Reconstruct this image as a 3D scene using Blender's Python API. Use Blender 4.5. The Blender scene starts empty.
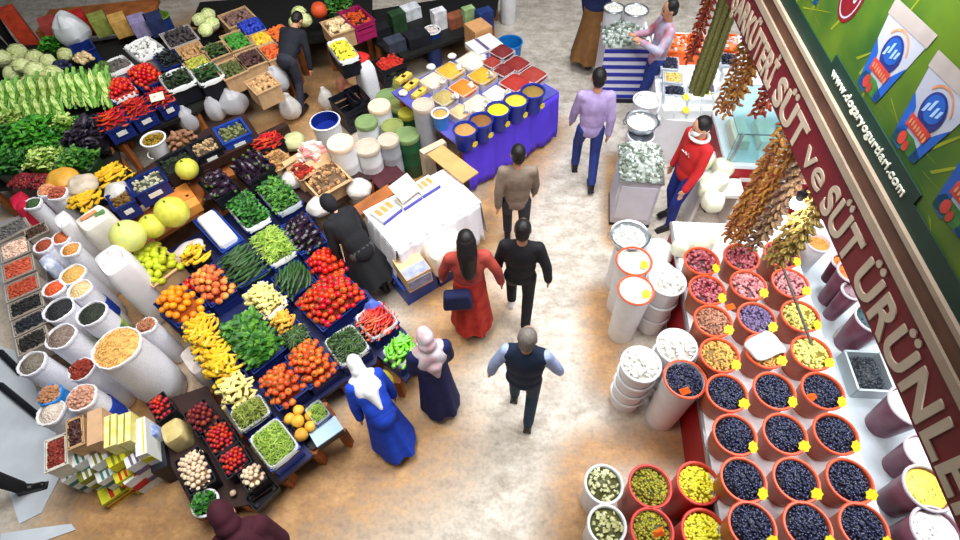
import bpy, bmesh, math, random
from mathutils import Vector, Matrix, Euler, noise
random.seed(7)
SC = bpy.context.scene
COL = SC.collection
PI = math.pi
R = random.uniform

# ------------------------------------------------------------------ camera model (960x540)
F = 540.0
H = 5.3
XW = Vector((0.995844483453161, 0.052229605775515435, -0.07460451096576712))
YW = Vector((0.08598294444205351, -0.8091857871942757, 0.5812274039202343))
ZW = Vector((-0.030011631761398126, -0.5852268193472635, -0.8103140575577494))
def ray(px, py):
    r = Vector((px - 480, py - 270, F))
    return Vector((r.dot(XW), r.dot(YW), r.dot(ZW)))
def P(px, py, z=0.0):
    d = ray(px, py); t = (z - H) / d.z
    return Vector((d.x * t, d.y * t, z))
def PX(px, py, x):
    d = ray(px, py); t = x / d.x
    return Vector((x, d.y * t, H + d.z * t))
def rect(quad, z):
    a, b, c, d = [P(x, y, z) for x, y in quad]
    u = ((b - a) + (c - d)) / 2; v = ((d - a) + (c - b)) / 2
    m = (a + b + c + d) / 4
    # average the two axes to one rectangle
    ang = math.atan2(u.y, u.x); angv = math.atan2(-v.x, v.y)
    dv = (angv - ang + PI) % (2 * PI) - PI
    if abs(dv) > PI / 2:
        angv += PI; dv = (angv - ang + PI) % (2 * PI) - PI
    k = math.cos(dv)
    return m, u.length * (.5 + .5 * k), v.length * (.5 + .5 * k), ang + dv / 2

# ------------------------------------------------------------------ materials
def lin(c):
    return tuple((x / 12.92 if x <= .04045 else ((x + .055) / 1.055) ** 2.4) for x in [v / 255 for v in c])
MATS = {}
def M(name, rgb, rough=.6, var=.18, scale=18., bump=0., metal=0., rgb2=None, rnd=0., spec=.4, detail=3., trans=0., emit=None):
    if name in MATS: return MATS[name]
    m = bpy.data.materials.new(name); m.use_nodes = True
    nt = m.node_tree; b = nt.nodes['Principled BSDF']
    b.inputs['Roughness'].default_value = rough
    b.inputs['Metallic'].default_value = metal
    b.inputs['Specular IOR Level'].default_value = spec
    c = lin(rgb)
    tc = nt.nodes.new('ShaderNodeTexCoord')
    nz = nt.nodes.new('ShaderNodeTexNoise'); nz.inputs['Scale'].default_value = scale; nz.inputs['Detail'].default_value = detail
    nt.links.new(tc.outputs['Object'], nz.inputs['Vector'])
    rp = nt.nodes.new('ShaderNodeValToRGB')
    rp.color_ramp.elements[0].position = .35; rp.color_ramp.elements[1].position = .65
    if rgb2: lo, hi = c, lin(rgb2)
    else: lo, hi = tuple(x * (1 - var) for x in c), tuple(min(1, x * (1 + var)) for x in c)
    rp.color_ramp.elements[0].color = (*lo, 1); rp.color_ramp.elements[1].color = (*hi, 1)
    nt.links.new(nz.outputs['Fac'], rp.inputs['Fac'])
    out = rp.outputs['Color']
    if rnd:
        oi = nt.nodes.new('ShaderNodeObjectInfo'); hs = nt.nodes.new('ShaderNodeHueSaturation')
        mr = nt.nodes.new('ShaderNodeMapRange'); mr.inputs['To Min'].default_value = 1 - rnd; mr.inputs['To Max'].default_value = 1 + rnd
        mh = nt.nodes.new('ShaderNodeMapRange'); mh.inputs['To Min'].default_value = .5 - rnd * .06; mh.inputs['To Max'].default_value = .5 + rnd * .06
        nt.links.new(oi.outputs['Random'], mr.inputs['Value']); nt.links.new(oi.outputs['Random'], mh.inputs['Value'])
        nt.links.new(mr.outputs['Result'], hs.inputs['Value']); nt.links.new(mh.outputs['Result'], hs.inputs['Hue'])
        nt.links.new(out, hs.inputs['Color']); out = hs.outputs['Color']
    nt.links.new(out, b.inputs['Base Color'])
    if trans: b.inputs['Transmission Weight'].default_value = trans
    if bump:
        bp = nt.nodes.new('ShaderNodeBump'); bp.inputs['Strength'].default_value = bump; bp.inputs['Distance'].default_value = .02
        nt.links.new(nz.outputs['Fac'], bp.inputs['Height']); nt.links.new(bp.outputs['Normal'], b.inputs['Normal'])
    if emit:
        b.inputs['Emission Color'].default_value = (*lin(rgb), 1); b.inputs['Emission Strength'].default_value = emit
    MATS[name] = m
    return m
def grainmat(name, rgb, rgb2, scale=60., bump=.8, rough=.7):
    if name in MATS: return MATS[name]
    m = bpy.data.materials.new(name); m.use_nodes = True
    nt = m.node_tree; b = nt.nodes['Principled BSDF']; b.inputs['Roughness'].default_value = rough
    tc = nt.nodes.new('ShaderNodeTexCoord'); vo = nt.nodes.new('ShaderNodeTexVoronoi'); vo.inputs['Scale'].default_value = scale
    nt.links.new(tc.outputs['Object'], vo.inputs['Vector'])
    mx = nt.nodes.new('ShaderNodeMix'); mx.data_type = 'RGBA'
    mx.inputs['A'].default_value = (*lin(rgb), 1); mx.inputs['B'].default_value = (*lin(rgb2), 1)
    sp = nt.nodes.new('ShaderNodeSeparateColor'); nt.links.new(vo.outputs['Color'], sp.inputs['Color'])
    nt.links.new(sp.outputs['Red'], mx.inputs['Factor']); nt.links.new(mx.outputs['Result'], b.inputs['Base Color'])
    bp = nt.nodes.new('ShaderNodeBump'); bp.invert = True; bp.inputs['Strength'].default_value = bump; bp.inputs['Distance'].default_value = .015
    nt.links.new(vo.outputs['Distance'], bp.inputs['Height']); nt.links.new(bp.outputs['Normal'], b.inputs['Normal'])
    MATS[name] = m
    return m

# ------------------------------------------------------------------ mesh building
SOFT = ('plastic_bag', 'cheese_bag', 'produce_bag', 'shopping_bag', 'paper_bag', 'spice_bag', 'crumpled_bag')
def crumple(vs):
    z0 = min(v[2] for v in vs); z1 = max(v[2] for v in vs); r = max(abs(v[0]) for v in vs); sd = Vector((R(0, 50), R(0, 50), R(0, 50))); out = []
    for v in vs:
        p = Vector(v); f = (p.z - z0) / max(1e-6, z1 - z0)
        k = 1.12 if f < .8 else 1.35
        p = Vector((p.x * k, p.y * k, z0 + (p.z - z0) * .72)); q = p / r
        n = noise.noise_vector(q * 1.3 + sd) * .24 + noise.noise_vector(q * 3.6 + sd) * .13
        n.z *= min(1, f * 4); out.append(tuple(p + n * r * (.4 + .6 * min(1, f * 3))))
    return out
class MB:
    def __init__(s): s.v = []; s.f = []; s.m = []; s.mi = 0
    def add(s, vs, fs):
        o = len(s.v); s.v.extend([tuple(v) for v in vs]); s.f.extend([tuple(i + o for i in f) for f in fs]); s.m.extend([s.mi] * len(fs)); return s
    def hexa(s, p):  # 8 points: bottom 4 ccw, top 4 ccw
        return s.add(p, [(3, 2, 1, 0), (4, 5, 6, 7), (0, 1, 5, 4), (1, 2, 6, 5), (2, 3, 7, 6), (3, 0, 4, 7)])
    def box(s, c, d, rz=0., top=1.):
        cx, cy, cz = c; x, y, z = d[0] / 2, d[1] / 2, d[2] / 2; cs, sn = math.cos(rz), math.sin(rz); p = []
        for k, zz in ((1., -z), (top, z)):
            for a, b in ((-x * k, -y * k), (x * k, -y * k), (x * k, y * k), (-x * k, y * k)):
                p.append((cx + a * cs - b * sn, cy + a * sn + b * cs, cz + zz))
        return s.hexa(p)
    def lathe(s, prof, n=24, c=(0, 0, 0), sx=1., sy=1., capb=True, capt=True, wav=0., nw=0):
        vs = []; fs = []
        for r, z in prof:
            for k in range(n):
                a = 2 * PI * k / n; q = r * (1 + wav * math.sin(nw * a + z * 9)) if nw else r
                vs.append((c[0] + q * math.cos(a) * sx, c[1] + q * math.sin(a) * sy, c[2] + z))
        for i in range(len(prof) - 1):
            for k in range(n):
                a, b = i * n + k, i * n + (k + 1) % n
                fs.append((a, b, b + n, a + n))
        if capb: fs.append(tuple(reversed(range(n))))
        if capt: fs.append(tuple(range((len(prof) - 1) * n, len(prof) * n)))
        return s.add(vs, fs)
    def ell(s, c, r, rot=None, nu=12, nv=8, fn=None):
        vs = []; fs = []; q = Euler(rot).to_matrix() if rot else None
        for j in range(1, nv):
            t = PI * j / nv
            for k in range(nu):
                a = 2 * PI * k / nu
                p = Vector((r[0] * math.sin(t) * math.cos(a), r[1] * math.sin(t) * math.sin(a), -r[2] * math.cos(t)))
                if fn: p = fn(p, t, a)
                if q: p = q @ p
                vs.append((c[0] + p.x, c[1] + p.y, c[2] + p.z))
        lo = Vector((0, 0, -r[2])); hi = Vector((0, 0, r[2]))
        if fn: lo, hi = fn(lo, 0, 0), fn(hi, PI, 0)
        if q: lo, hi = q @ lo, q @ hi
        vs += [(c[0] + lo.x, c[1] + lo.y, c[2] + lo.z), (c[0] + hi.x, c[1] + hi.y, c[2] + hi.z)]
        L = (nv - 1) * nu
        for j in range(nv - 2):
            for k in range(nu):
                a, b = j * nu + k, j * nu + (k + 1) % nu; fs.append((a, b, b + nu, a + nu))
        for k in range(nu):
            fs.append((L, (k + 1) % nu, k)); fs.append((L + 1, (nv - 2) * nu + k, (nv - 2) * nu + (k + 1) % nu))
        return s.add(vs, fs)
    def tube(s, pts, rad, n=8, sq=1.):
        pts = [Vector(p) for p in pts]; rr = rad if isinstance(rad, (list, tuple)) else [rad] * len(pts); vs = []; fs = []
        for i, p in enumerate(pts):
            t = (pts[min(i + 1, len(pts) - 1)] - pts[max(i - 1, 0)]).normalized()
            a = t.cross(Vector((0, 0, 1)) if abs(t.z) < .9 else Vector((1, 0, 0))).normalized(); b = t.cross(a)
            for k in range(n):
                w = 2 * PI * k / n; vs.append(p + a * math.cos(w) * rr[i] + b * math.sin(w) * rr[i] * sq)
        for i in range(len(pts) - 1):
            for k in range(n):
                q, w = i * n + k, i * n + (k + 1) % n; fs.append((q, w, w + n, q + n))
        fs.append(tuple(reversed(range(n)))); fs.append(tuple(range((len(pts) - 1) * n, len(pts) * n)))
        return s.add(vs, fs)
    def caps(s, a, b, ra, rb, n=10):   # tapered capsule, closed
        a = Vector(a); b = Vector(b)
        s.ell(a, (ra, ra, ra), nu=n, nv=6); s.ell(b, (rb, rb, rb), nu=n, nv=6)
        if (b - a).length > 1e-4: s.tube([a, b], [ra, rb], n)
        return s
    def poly(s, pts, z0, z1):
        n = len(pts); ar = sum(pts[i][0] * pts[(i + 1) % n][1] - pts[(i + 1) % n][0] * pts[i][1] for i in range(n))
        if ar < 0: pts = pts[::-1]
        vs = [(p[0], p[1], z0) for p in pts] + [(p[0], p[1], z1) for p in pts]
        return s.add(vs, [tuple(reversed(range(n))), tuple(range(n, 2 * n))] + [(i, (i + 1) % n, (i + 1) % n + n, i + n) for i in range(n)])
    def build(s, name, mats, parent=None, loc=(0, 0, 0), rz=0., smooth=True, bevel=0., remesh=0., sm=0):
        soft_bag = name in SOFT
        if soft_bag: s.v = crumple(s.v)
        me = bpy.data.meshes.new(name); me.from_pydata(s.v, [], s.f)
        if not isinstance(mats, (list, tuple)): mats = [mats]
        for m in mats: me.materials.append(m)
        me.polygons.foreach_set('material_index', s.m)
        me.update()
        o = bpy.data.objects.new(name, me); COL.objects.link(o)
        o.location = loc; o.rotation_euler = (0, 0, rz)
        if remesh:
            r = o.modifiers.new('r', 'REMESH'); r.mode = 'VOXEL'; r.voxel_size = remesh
            if sm: q = o.modifiers.new('s', 'SMOOTH'); q.iterations = sm; q.factor = .5
            dg = bpy.context.evaluated_depsgraph_get()
            m2 = bpy.data.meshes.new_from_object(o.evaluated_get(dg)); o.modifiers.clear(); o.data = m2
            bpy.data.meshes.remove(me); me = m2
            if not me.materials:
                for m in mats: me.materials.append(m)
        if smooth:
            me.polygons.foreach_set('use_smooth', [True] * len(me.polygons))
            if not remesh:
                try: me.set_sharp_from_angle(angle=math.radians(38))
                except Exception: pass
        if soft_bag: sv = o.modifiers.new('v', 'SUBSURF'); sv.levels = sv.render_levels = 1
        if bevel:
            bv = o.modifiers.new('b', 'BEVEL'); bv.width = bevel; bv.segments = 2; bv.limit_method = 'ANGLE'
        if parent: o.parent = parent
        return o
def tag(o, label, cat, group=None, kind=None):
    if label: o['label'] = ' '.join(label.split())
    if cat: o['category'] = cat
    if group: o['group'] = group
    if kind: o['kind'] = kind
    return o
def root(name, label, cat, loc, rz=0., group=None):
    o = bpy.data.objects.new(name, None); COL.objects.link(o); o.empty_display_size = .05
    o.location = loc; o.rotation_euler = (0, 0, rz)
    return tag(o, label, cat, group)
def dup(o, loc, rot=None, scale=None, label=None):
    c = o.copy(); COL.objects.link(c); c.location = loc
    if rot is not None: c.rotation_euler = rot
    if scale is not None: c.scale = scale if isinstance(scale, (tuple, list)) else (scale,) * 3
    if label: c['label'] = ' '.join(label.split())
    for ch in list(o.children):
        d = ch.copy(); COL.objects.link(d); d.parent = c
        for g in list(ch.children):
            e = g.copy(); COL.objects.link(e); e.parent = d
    return c
def struct(o): o['kind'] = 'structure'; return o

# ------------------------------------------------------------------ colours shared by the things
white_plastic = M('white_plastic', (236, 236, 238), .45, .04, 9)
sackcloth = M('woven_white_sack', (240, 240, 248), .75, .06, 60, .25)
navy = M('navy_plastic', (24, 44, 118), .45, .15, 8)
darkcrate = M('black_plastic', (22, 24, 34), .5, .2, 8)
bluecrate = M('blue_plastic', (34, 70, 170), .45, .15, 8)
orange_rim = M('orange_plastic', (232, 84, 44), .4, .08, 10)
tub_brown = M('terracotta_plastic', (176, 96, 66), .45, .12, 10)
cardboard = M('cardboard', (206, 168, 124), .8, .1, 14, .05)
wood = M('orange_brown_wood', (158, 92, 44), .65, .25, 6, .1)
redwood = M('dark_red_wood', (46, 24, 20), .6, .25, 8, .1)
steel = M('brushed_steel', (178, 184, 190), .3, .08, 20, 0, .9)
paper = M('white_paper', (240, 238, 232), .8, .03, 10)
blacksheet = M('black_lining', (18, 18, 16), .7, .3, 20)
bagplastic = M('thin_white_bag', (206, 202, 198), .35, .08, 14, .6)
yellowcard = M('yellow_card', (240, 214, 40), .6, .08, 20)
stemgreen = M('green_stem', (74, 110, 40), .6, .2, 20)

# ------------------------------------------------------------------ containers
def crate(name, label, cat, quad, z, h=.22, mat=None, liner=None, group=None, bed=None, dome=.0, slats=True, lip=.018, strip=False, plug=.05):
    """A produce crate whose rim is the given rectangle; returns (root, w, d, ang, bed height function)."""
    m, w, d, ang = rect(quad, z); mat = mat or navy
    r = root(name, label, cat, (m.x, m.y, z - h), ang, group)
    b = MB(); t = .014; k = .95
    b.box((0, 0, .008), (w * k, d * k, .016))
    for sx, sy, L, ax in ((0, -1, w, 0), (0, 1, w, 0), (-1, 0, d, 1), (1, 0, d, 1)):
        off = (d if ax == 0 else w) / 2 - t / 2
        zs = ((.045, .07), (.115, .05), (.19, .06)) if slats else ((.5 * h / .22 * .22, h),)
        for zc, zh in zs:
            zc, zh = (zc * h / .22, zh * h / .22) if slats else (h / 2, h)
            kk = k + (1 - k) * zc / h
            if ax == 0: b.box((0, sy * off * kk, zc), (L * kk, t, zh))
            else: b.box((sx * off * kk, 0, zc), (t, L * kk, zh))
    if slats:
        for sx in (-1, 1):
            for sy in (-1, 1):
                b.box((sx * (w / 2 - .022) * .975, sy * (d / 2 - .022) * .975, h / 2), (.04, .04, h))
    b.build('crate_body', mat, r, smooth=False)
    q = MB()
    for sy in (-1, 1): q.box((0, sy * d / 2, h - .008), (w + lip, lip, .016))
    for sx in (-1, 1): q.box((sx * w / 2, 0, h - .008), (lip, d - lip, .016))
    q.build('rim', mat, r, smooth=False)
    if strip:
        MB().box((0, -d / 2 - .004, h * .55), (w * .4, .006, h * .28)).build('label_strip', paper, r, smooth=False)
    if liner:
        l = MB(); n = 44; vs = []; fs = []
        def sq(a, W, D):
            c, s = math.cos(a), math.sin(a); e = .28
            return W / 2 * math.copysign(abs(c) ** e, c), D / 2 * math.copysign(abs(s) ** e, s)
        for j, (kk, zz) in enumerate(((.86, h - .06), (.93, h + .012), (.99, h + .03), (1.05, h + .01), (1.07, h - .03))):
            for i in range(n):
                a = 2 * PI * i / n; x, y = sq(a, w * kk, d * kk); vs.append((x, y, zz + .008 * math.sin(i * 2.3 + j)))
        for j in range(4):
            for i in range(n):
                a, c = j * n + i, j * n + (i + 1) % n; fs.append((a, c, c + n, a + n))
        l.add(vs, fs); l.build('liner', liner, r)
    def hf(u, v):  # height above crate base over u,v in -1..1
        return h - plug + (dome + plug) * max(0, 1 - abs(u) ** 3) * max(0, 1 - abs(v) ** 3)
    if bed:
        l = MB(); n = 12; vs = []; fs = []
        for j in range(n + 1):
            for i in range(n + 1):
                u, v = 2 * i / n - 1, 2 * j / n - 1; vs.append((u * w * .47, v * d * .47, hf(u, v)))
        for j in range(n):
            for i in range(n):
                a = j * (n + 1) + i; fs.append((a, a + 1, a + n + 2, a + n + 1))
        l.add(vs, fs)
        for i in range(1): pass
        l.build('packing_sheet', bed, r)
    return r, w, d, ang, hf
COUNT = {}
def fill(proto, cont, r_item, label, cat, group, flat=False, jit=.25, ang0=None, cap=300, tilt=.4, sp=2.0, edge=.9, rowsp=None):
    """Individual pieces heaped on the crate: copies of proto in a hexagonal layer with some on top."""
    r, w, d, ang, hf = cont; M4 = Matrix.Translation(r.location) @ Matrix.Rotation(ang, 4, 'Z')
    dx = r_item * sp; dy = (rowsp or r_item * sp) * .88
    nx, ny = int(w * edge / dx), int(d * edge / dy); out = []
    for j in range(ny + 1):
        for i in range(nx + 1):
            x = (i - nx / 2 + (.25 if j % 2 else -.25)) * dx + R(-jit, jit) * r_item
            y = (j - ny / 2) * dy + R(-jit, jit) * r_item
            u, v = 2 * x / w, 2 * y / d
            if abs(u) > 1. or abs(v) > 1. or (abs(u) ** 4 + abs(v) ** 4) > 1.35: continue
            if COUNT.get(cat, 0) >= cap: continue
            COUNT[cat] = COUNT.get(cat, 0) + 1
            p = M4 @ Vector((x, y, hf(u, v) + r_item * R(.55, .95)))
            if ang0 is None: rot = (R(-tilt, tilt) * 2, R(-tilt, tilt) * 2, R(0, 6.28))
            else: rot = (R(-.15, .15), R(-.15, .15), ang + ang0 + R(-tilt, tilt))
            o = dup(proto, p, rot, R(.88, 1.1), label); o['category'] = cat; o['group'] = group; out.append(o)
    return out
def scatter(mb, kind, size, pts, n_hint=0):
    for (x, y, z) in pts:
        a = R(0, 6.28)
        if kind == 'ball': mb.ell((x, y, z), (size * R(.9, 1.2), size, size * .9), (R(-1, 1), R(-1, 1), a), 7, 5)
        elif kind == 'cube':
            mb.ell((x, y, z), (size * R(.8, 1.3), size * R(.8, 1.2), size * R(.6, 1)), (R(-1, 1), R(-1, 1), a), 6, 4)
        elif kind == 'rod':
            L = size * R(.8, 1.2); c, s = math.cos(a), math.sin(a); b = R(-.2, .2) * L; t = R(-.25, .25) * L
            mb.tube([(x - c * L, y - s * L, z - t), (x - s * b, y + c * b, z + size * .15), (x + c * L, y + s * L, z + t)], [size * .1, size * .16, size * .06], 5)
        elif kind == 'leaf':
            L = size * R(.7, 1.3); c, s = math.cos(a), math.sin(a); W = L * .42; zt = R(.05, .7) * L
            P_ = lambda f, g, hh: (x + c * f - s * g, y + s * f + c * g, z + hh)
            mb.add([P_(-L * .2, 0, 0), P_(L * .3, -W, zt * .8 + .12 * L), P_(L * .35, 0, zt * .7), P_(L * .3, W, zt * .8 + .12 * L), P_(L, -W * .5, zt + .1 * L), P_(L * 1.05, 0, zt * .9), P_(L, W * .5, zt + .1 * L)],
                   [(0, 1, 2), (0, 2, 3), (1, 4, 5, 2), (2, 5, 6, 3)])
        elif kind == 'chunk':
            mb.box((x, y, z), (size * R(1, 2.2), size * R(.8, 1.6), size * R(.6, 1.2)), a, R(.6, 1))
HEAPS = {}
def heap(name, label, cat, loc, ang, w, d, dome, kind=None, size=.012, n=0, mats=None, rnd=False, group=None, key=None, base=.05):
    """A pile nobody could count (olives, grain, leaves): one object."""
    if key and key in HEAPS:
        o = HEAPS[key].copy(); COL.objects.link(o); o.location = loc; o.rotation_euler = (0, 0, ang + R(0, 6) * (1 if rnd else 0))
        o.scale = (w / HEAPS[key]['w0'], d / HEAPS[key]['d0'], 1)
        return tag(o, label, cat, group, 'stuff')
    b = MB(); N = 20; K = 8
    f = lambda q: dome * (1 - q ** 2.2)
    def pt(q, a):
        if rnd: return q * w / 2 * math.cos(a), q * d / 2 * math.sin(a)
        c, s = math.cos(a), math.sin(a); e = .35
        return q * w / 2 * math.copysign(abs(c) ** e, c), q * d / 2 * math.copysign(abs(s) ** e, s)
    vs = [(0, 0, dome)]; fs = []
    for j in range(1, K + 1):
        for i in range(N):
            q = j / K; x, y = pt(q, 2 * PI * i / N); vs.append((x, y, f(q) + R(-.004, .004)))
    for i in range(N): x, y = pt(1, 2 * PI * i / N); vs.append((x * .96, y * .96, -base))
    for i in range(N): fs.append((0, 1 + i, 1 + (i + 1) % N))
    for j in range(K):
        for i in range(N):
            a, c = 1 + j * N + i, 1 + j * N + (i + 1) % N; fs.append((a, a + N, c + N, c))
    b.add(vs, fs); b.f.append(tuple(reversed(range(1 + K * N, 1 + K * N + N)))); b.m.append(0)
    if kind:
        b.mi = 1; pts = []
        for _ in range(n):
            if rnd: q = math.sqrt(R(0, .95)); x, y = pt(q, R(0, 6.28))
            else:
                x, y = R(-.97, .97), R(-.97, .97); q = min(1, (abs(x) ** 5.7 + abs(y) ** 5.7) ** .175); x *= w / 2; y *= d / 2
            pts.append((x, y, f(q) + size * R(.3, .95)))
        if isinstance(mats, (list, tuple)) and len(mats) > 2:
            for k in range(1, len(mats)):
                b.mi = k; scatter(b, kind, size, pts[k - 1::len(mats) - 1])
        else: scatter(b, kind, size, pts)
    o = b.build(name, mats, None, loc, ang)
    o['w0'] = w; o['d0'] = d
    if key: HEAPS[key] = o
    return tag(o, label, cat, group, 'stuff')
def in_crate(name, label, cat, cont, kind, size, n, mats, dome=.06, below=.02, k=.87):
    r, w, d, ang, hf = cont
    h = hf(9, 9) if False else None
    z = r.location.z + cont_h(cont) - below
    return heap(name, label, cat, (r.location.x, r.location.y, z), ang, w * k, d * k, dome, kind, size, n, mats)
def cont_h(cont):
    return max(c.location.z for c in [cont[0]]) * 0 + HGT[cont[0].name]
HGT = {}
_crate = crate
def crate(*a, **k):
    c = _crate(*a, **k); HGT[c[0].name] = k.get('h', .22); return c

def tub(name, label, cat, c, z, rad, h, body, rim, group=None, taper=.82, rimr=.012, handle=False, inner=None, loc_top=True):
    """Round open bucket, rim centre at pixel c and height z."""
    p = P(c[0], c[1], z) if not isinstance(c, Vector) else c
    r = root(name, label, cat, (p.x, p.y, z - h), 0, group)
    b = MB(); t = .008
    b.lathe([(rad * taper, 0), (rad * (taper + 1) / 2, h * .5), (rad, h), (rad - t, h), (rad * (taper + 1) / 2 - t, h * .5), (rad * taper - t, .012)], 28)
    b.build('bucket_body', body, r)
    q = MB(); n = 28; vs = []; fs = []
    for j in range(6):
        w = 2 * PI * j / 6
        for i in range(n):
            a = 2 * PI * i / n; rr = rad + rimr * .4 + rimr * math.cos(w); vs.append((rr * math.cos(a), rr * math.sin(a), h + rimr * math.sin(w)))
    for j in range(6):
        for i in range(n):
            a, e = j * n + i, j * n + (i + 1) % n; a2, e2 = ((j + 1) % 6) * n + i, ((j + 1) % 6) * n + (i + 1) % n; fs.append((a, e, e2, a2))
    q.add(vs, fs).build('rim', rim, r)
    if handle:
        MB().tube([(rad * math.cos(a) * 1.03, rad * math.sin(a) * 1.03, h - .03 - .1 * math.sin((a - 2.6) / 2.1 * PI)) for a in [2.6 + 2.1 * i / 10 for i in range(11)]], .004, 6).build('handle', steel, r)
    return r
def prad(c, rpx, z):
    return (P(c[0] + rpx, c[1], z) - P(c[0] - rpx, c[1], z)).length / 2
def sack(label, c, rx, z, mat=None, group=None, taper=.95, sq=1., name='grain_sack', band=None):
    mat = mat or sackcloth
    p = P(c[0], c[1], z); rad = prad(c, rx, z); h = z
    r = root(name, label, 'sack', (p.x, p.y, 0), R(0, 6), group)
    b = MB()
    b.lathe([(rad * taper * .75, 0), (rad * taper * 1.0, h * .06), (rad * 1.06, h * .3), (rad * 1.03, h * .6), (rad * .98, h * .85), (rad * .97, h - .02), (rad * .9, h - .04), (rad * .88, h - .12)], 30, capt=True, wav=.025, nw=5)
    b.build('sack_body', mat, r)
    q = MB(); n = 30; vs = []; fs = []; rr = .023
    for j in range(7):
        w = 2 * PI * j / 7
        for i in range(n):
            a = 2 * PI * i / n; r2 = rad * .97 + rr * .5 * math.cos(w) + .003 * math.sin(5 * a) + .003 * math.sin(13 * a); vs.append((r2 * math.cos(a), r2 * math.sin(a), h - .02 + rr * math.sin(w) + .005 * math.sin(3 * a + 1)))
    for j in range(7):
        for i in range(n):
            a, e = j * n + i, j * n + (i + 1) % n; a2, e2 = ((j + 1) % 7) * n + i, ((j + 1) % 7) * n + (i + 1) % n; fs.append((a, e, e2, a2))
    q.add(vs, fs).build('rolled_rim', mat, r)
    if band:
        MB().lathe([(rad * 1.075, h * .38), (rad * 1.09, h * .4), (rad * 1.09, h * .68), (rad * 1.05, h * .7)], 30, capb=False, capt=False, wav=.025, nw=5).build('printed_band', band, r)
    return r, p, rad
def grain(name, label, cat, p, rad, z, m, dome=.05, kind=None, size=.01, n=0, mats=None):
    return heap(name, label, cat, (p.x, p.y, z - .025), 0, rad * 1.88, rad * 1.88, dome, kind, size, n, mats or m, rnd=True, base=.04)
# ------------------------------------------------------------------ produce prototypes (moved into the first place they are used as copies' source, then removed)
PROTO = []
def proto(o): PROTO.append(o); return o
def p_round(name, r, mat, lobes=0, flat=.88, leaf=None, nu=12, nv=8, dip=.12):
    b = MB()
    def fn(p, t, a):
        q = 1 + .05 * math.cos(lobes * a) * math.sin(t) if lobes else 1
        z = p.z * flat
        if p.z > 0: z -= r * dip * math.exp(-((p.x ** 2 + p.y ** 2) / (r * .35) ** 2))
        return Vector((p.x * q, p.y * q, z))
    b.ell((0, 0, 0), (r, r, r), None, nu, nv, fn)
    ms = [mat]
    if leaf:
        b.mi = 1; ms.append(leaf)
        for k in range(5):
            a = k * 1.2566; c, s = math.cos(a), math.sin(a); z = r * flat * .93
            b.add([(0, 0, z), (c * .25 * r - s * .13 * r, s * .25 * r + c * .13 * r, z + .03 * r), (c * .62 * r, s * .62 * r, z - .04 * r), (c * .25 * r + s * .13 * r, s * .25 * r - c * .13 * r, z + .03 * r)], [(0, 3, 2, 1)])
        b.tube([(0, 0, z - .1 * r), (.05 * r, 0, z + .28 * r)], r * .07, 5)
    return proto(b.build(name, ms))
def p_lemon(name, r, mat):
    b = MB()
    def fn(p, t, a):
        k = abs(p.z) / (1.2 * r); return Vector((p.x * (1 - .15 * k), p.y * (1 - .15 * k), p.z + math.copysign(max(0, k - .88) * r * 1.1, p.z)))
    b.ell((0, 0, 0), (r, r, r * 1.2), (0, PI / 2, 0), 12, 10, fn)
    return proto(b.build(name, mat))
def p_long(name, L, r, mat, bend=.2, tip=.25, stem=True, n=7, blunt=False):
    b = MB(); pts = []; rr = []
    for i in range(9):
        f = i / 8; pts.append((L * (f - .5), bend * L * ((f - .5) ** 2 - .12), 0))
        if blunt: rr.append(r * max(.25, math.sin(PI * min(max(f, .04), .96)) ** .35))
        else: rr.append(r * (tip + (1 - tip) * (1 - f) ** .7) * (.75 if i == 0 else 1))
    b.tube(pts, rr, n); ms = [mat]
    if stem:
        b.mi = 1; ms.append(stemgreen); p = Vector(pts[0]); b.tube([p + Vector((.01 * L, 0, 0)), p + Vector((-.1 * L, .03 * L, .02 * L))], [r * .6, r * .22], 6)
    return proto(b.build(name, ms))
T_red = M('tomato_skin', (214, 44, 24), .28, .15, 12, rnd=.22)
T_or = M('orange_tomato_skin', (226, 84, 34), .3, .2, 14, rgb2=(232, 120, 52), rnd=.18)
cal = M('tomato_leaf', (70, 100, 34), .6)
pr_tom = p_round('tomato', .036, T_red, 5, .85, cal)
pr_otom = p_round('tomato', .035, T_or, 5, .85, cal)
pr_ctom = p_round('cherry_tomato', .034, M('cherry_tomato_skin', (210, 40, 22), .3, .12, 12, rnd=.2), 0, .95, None, 9, 6, 0)
pr_lime = p_lemon('lime', .041, M('lime_skin', (186, 196, 40), .38, .14, 20, rnd=.15, bump=.1))
pr_mand = p_round('mandarin', .042, M('mandarin_skin', (246, 146, 18), .4, .08, 30, .1, rnd=.12), 0, .86, None, 12, 8, .1)
pr_peach = p_round('peach', .04, M('peach_skin', (196, 52, 36), .55, .2, 9, rgb2=(240, 176, 84), rnd=.2), 0, .95, None, 12, 8, .2)
pr_rpl = p_round('red_plum', .035, M('red_plum_skin', (190, 30, 26), .35, .15, 9, rnd=.2), 0, .95, None, 10, 7, .12)
pr_cuc = p_long('cucumber', .17, .017, M('cucumber_skin', (44, 76, 34), .45, .25, 26, rnd=.3), .25, .9, False, 7, True)
pr_gpep = p_long('green_pepper', .15, .018, M('green_pepper_skin', (74, 142, 36), .32, .15, 12, rnd=.25), .5, .22)
pr_bpep = p_long('bright_green_pepper', .12, .024, M('bright_green_pepper_skin', (112, 196, 40), .3, .12, 12, rnd=.2), .4, .3)
pr_rpep = p_long('red_pepper', .12, .013, M('red_pepper_skin', (204, 40, 28), .3, .15, 12, rnd=.25), .5, .25)
pr_ypal = p_long('pale_yellow_pepper', .1, .023, M('pale_yellow_pepper_skin', (236, 218, 134), .35, .08, 12, rnd=.12), .3, .4)
pr_yel = p_long('yellow_pepper', .14, .026, M('yellow_pepper_skin', (232, 184, 38), .35, .1, 12, rnd=.16), .5, .3)
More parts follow.
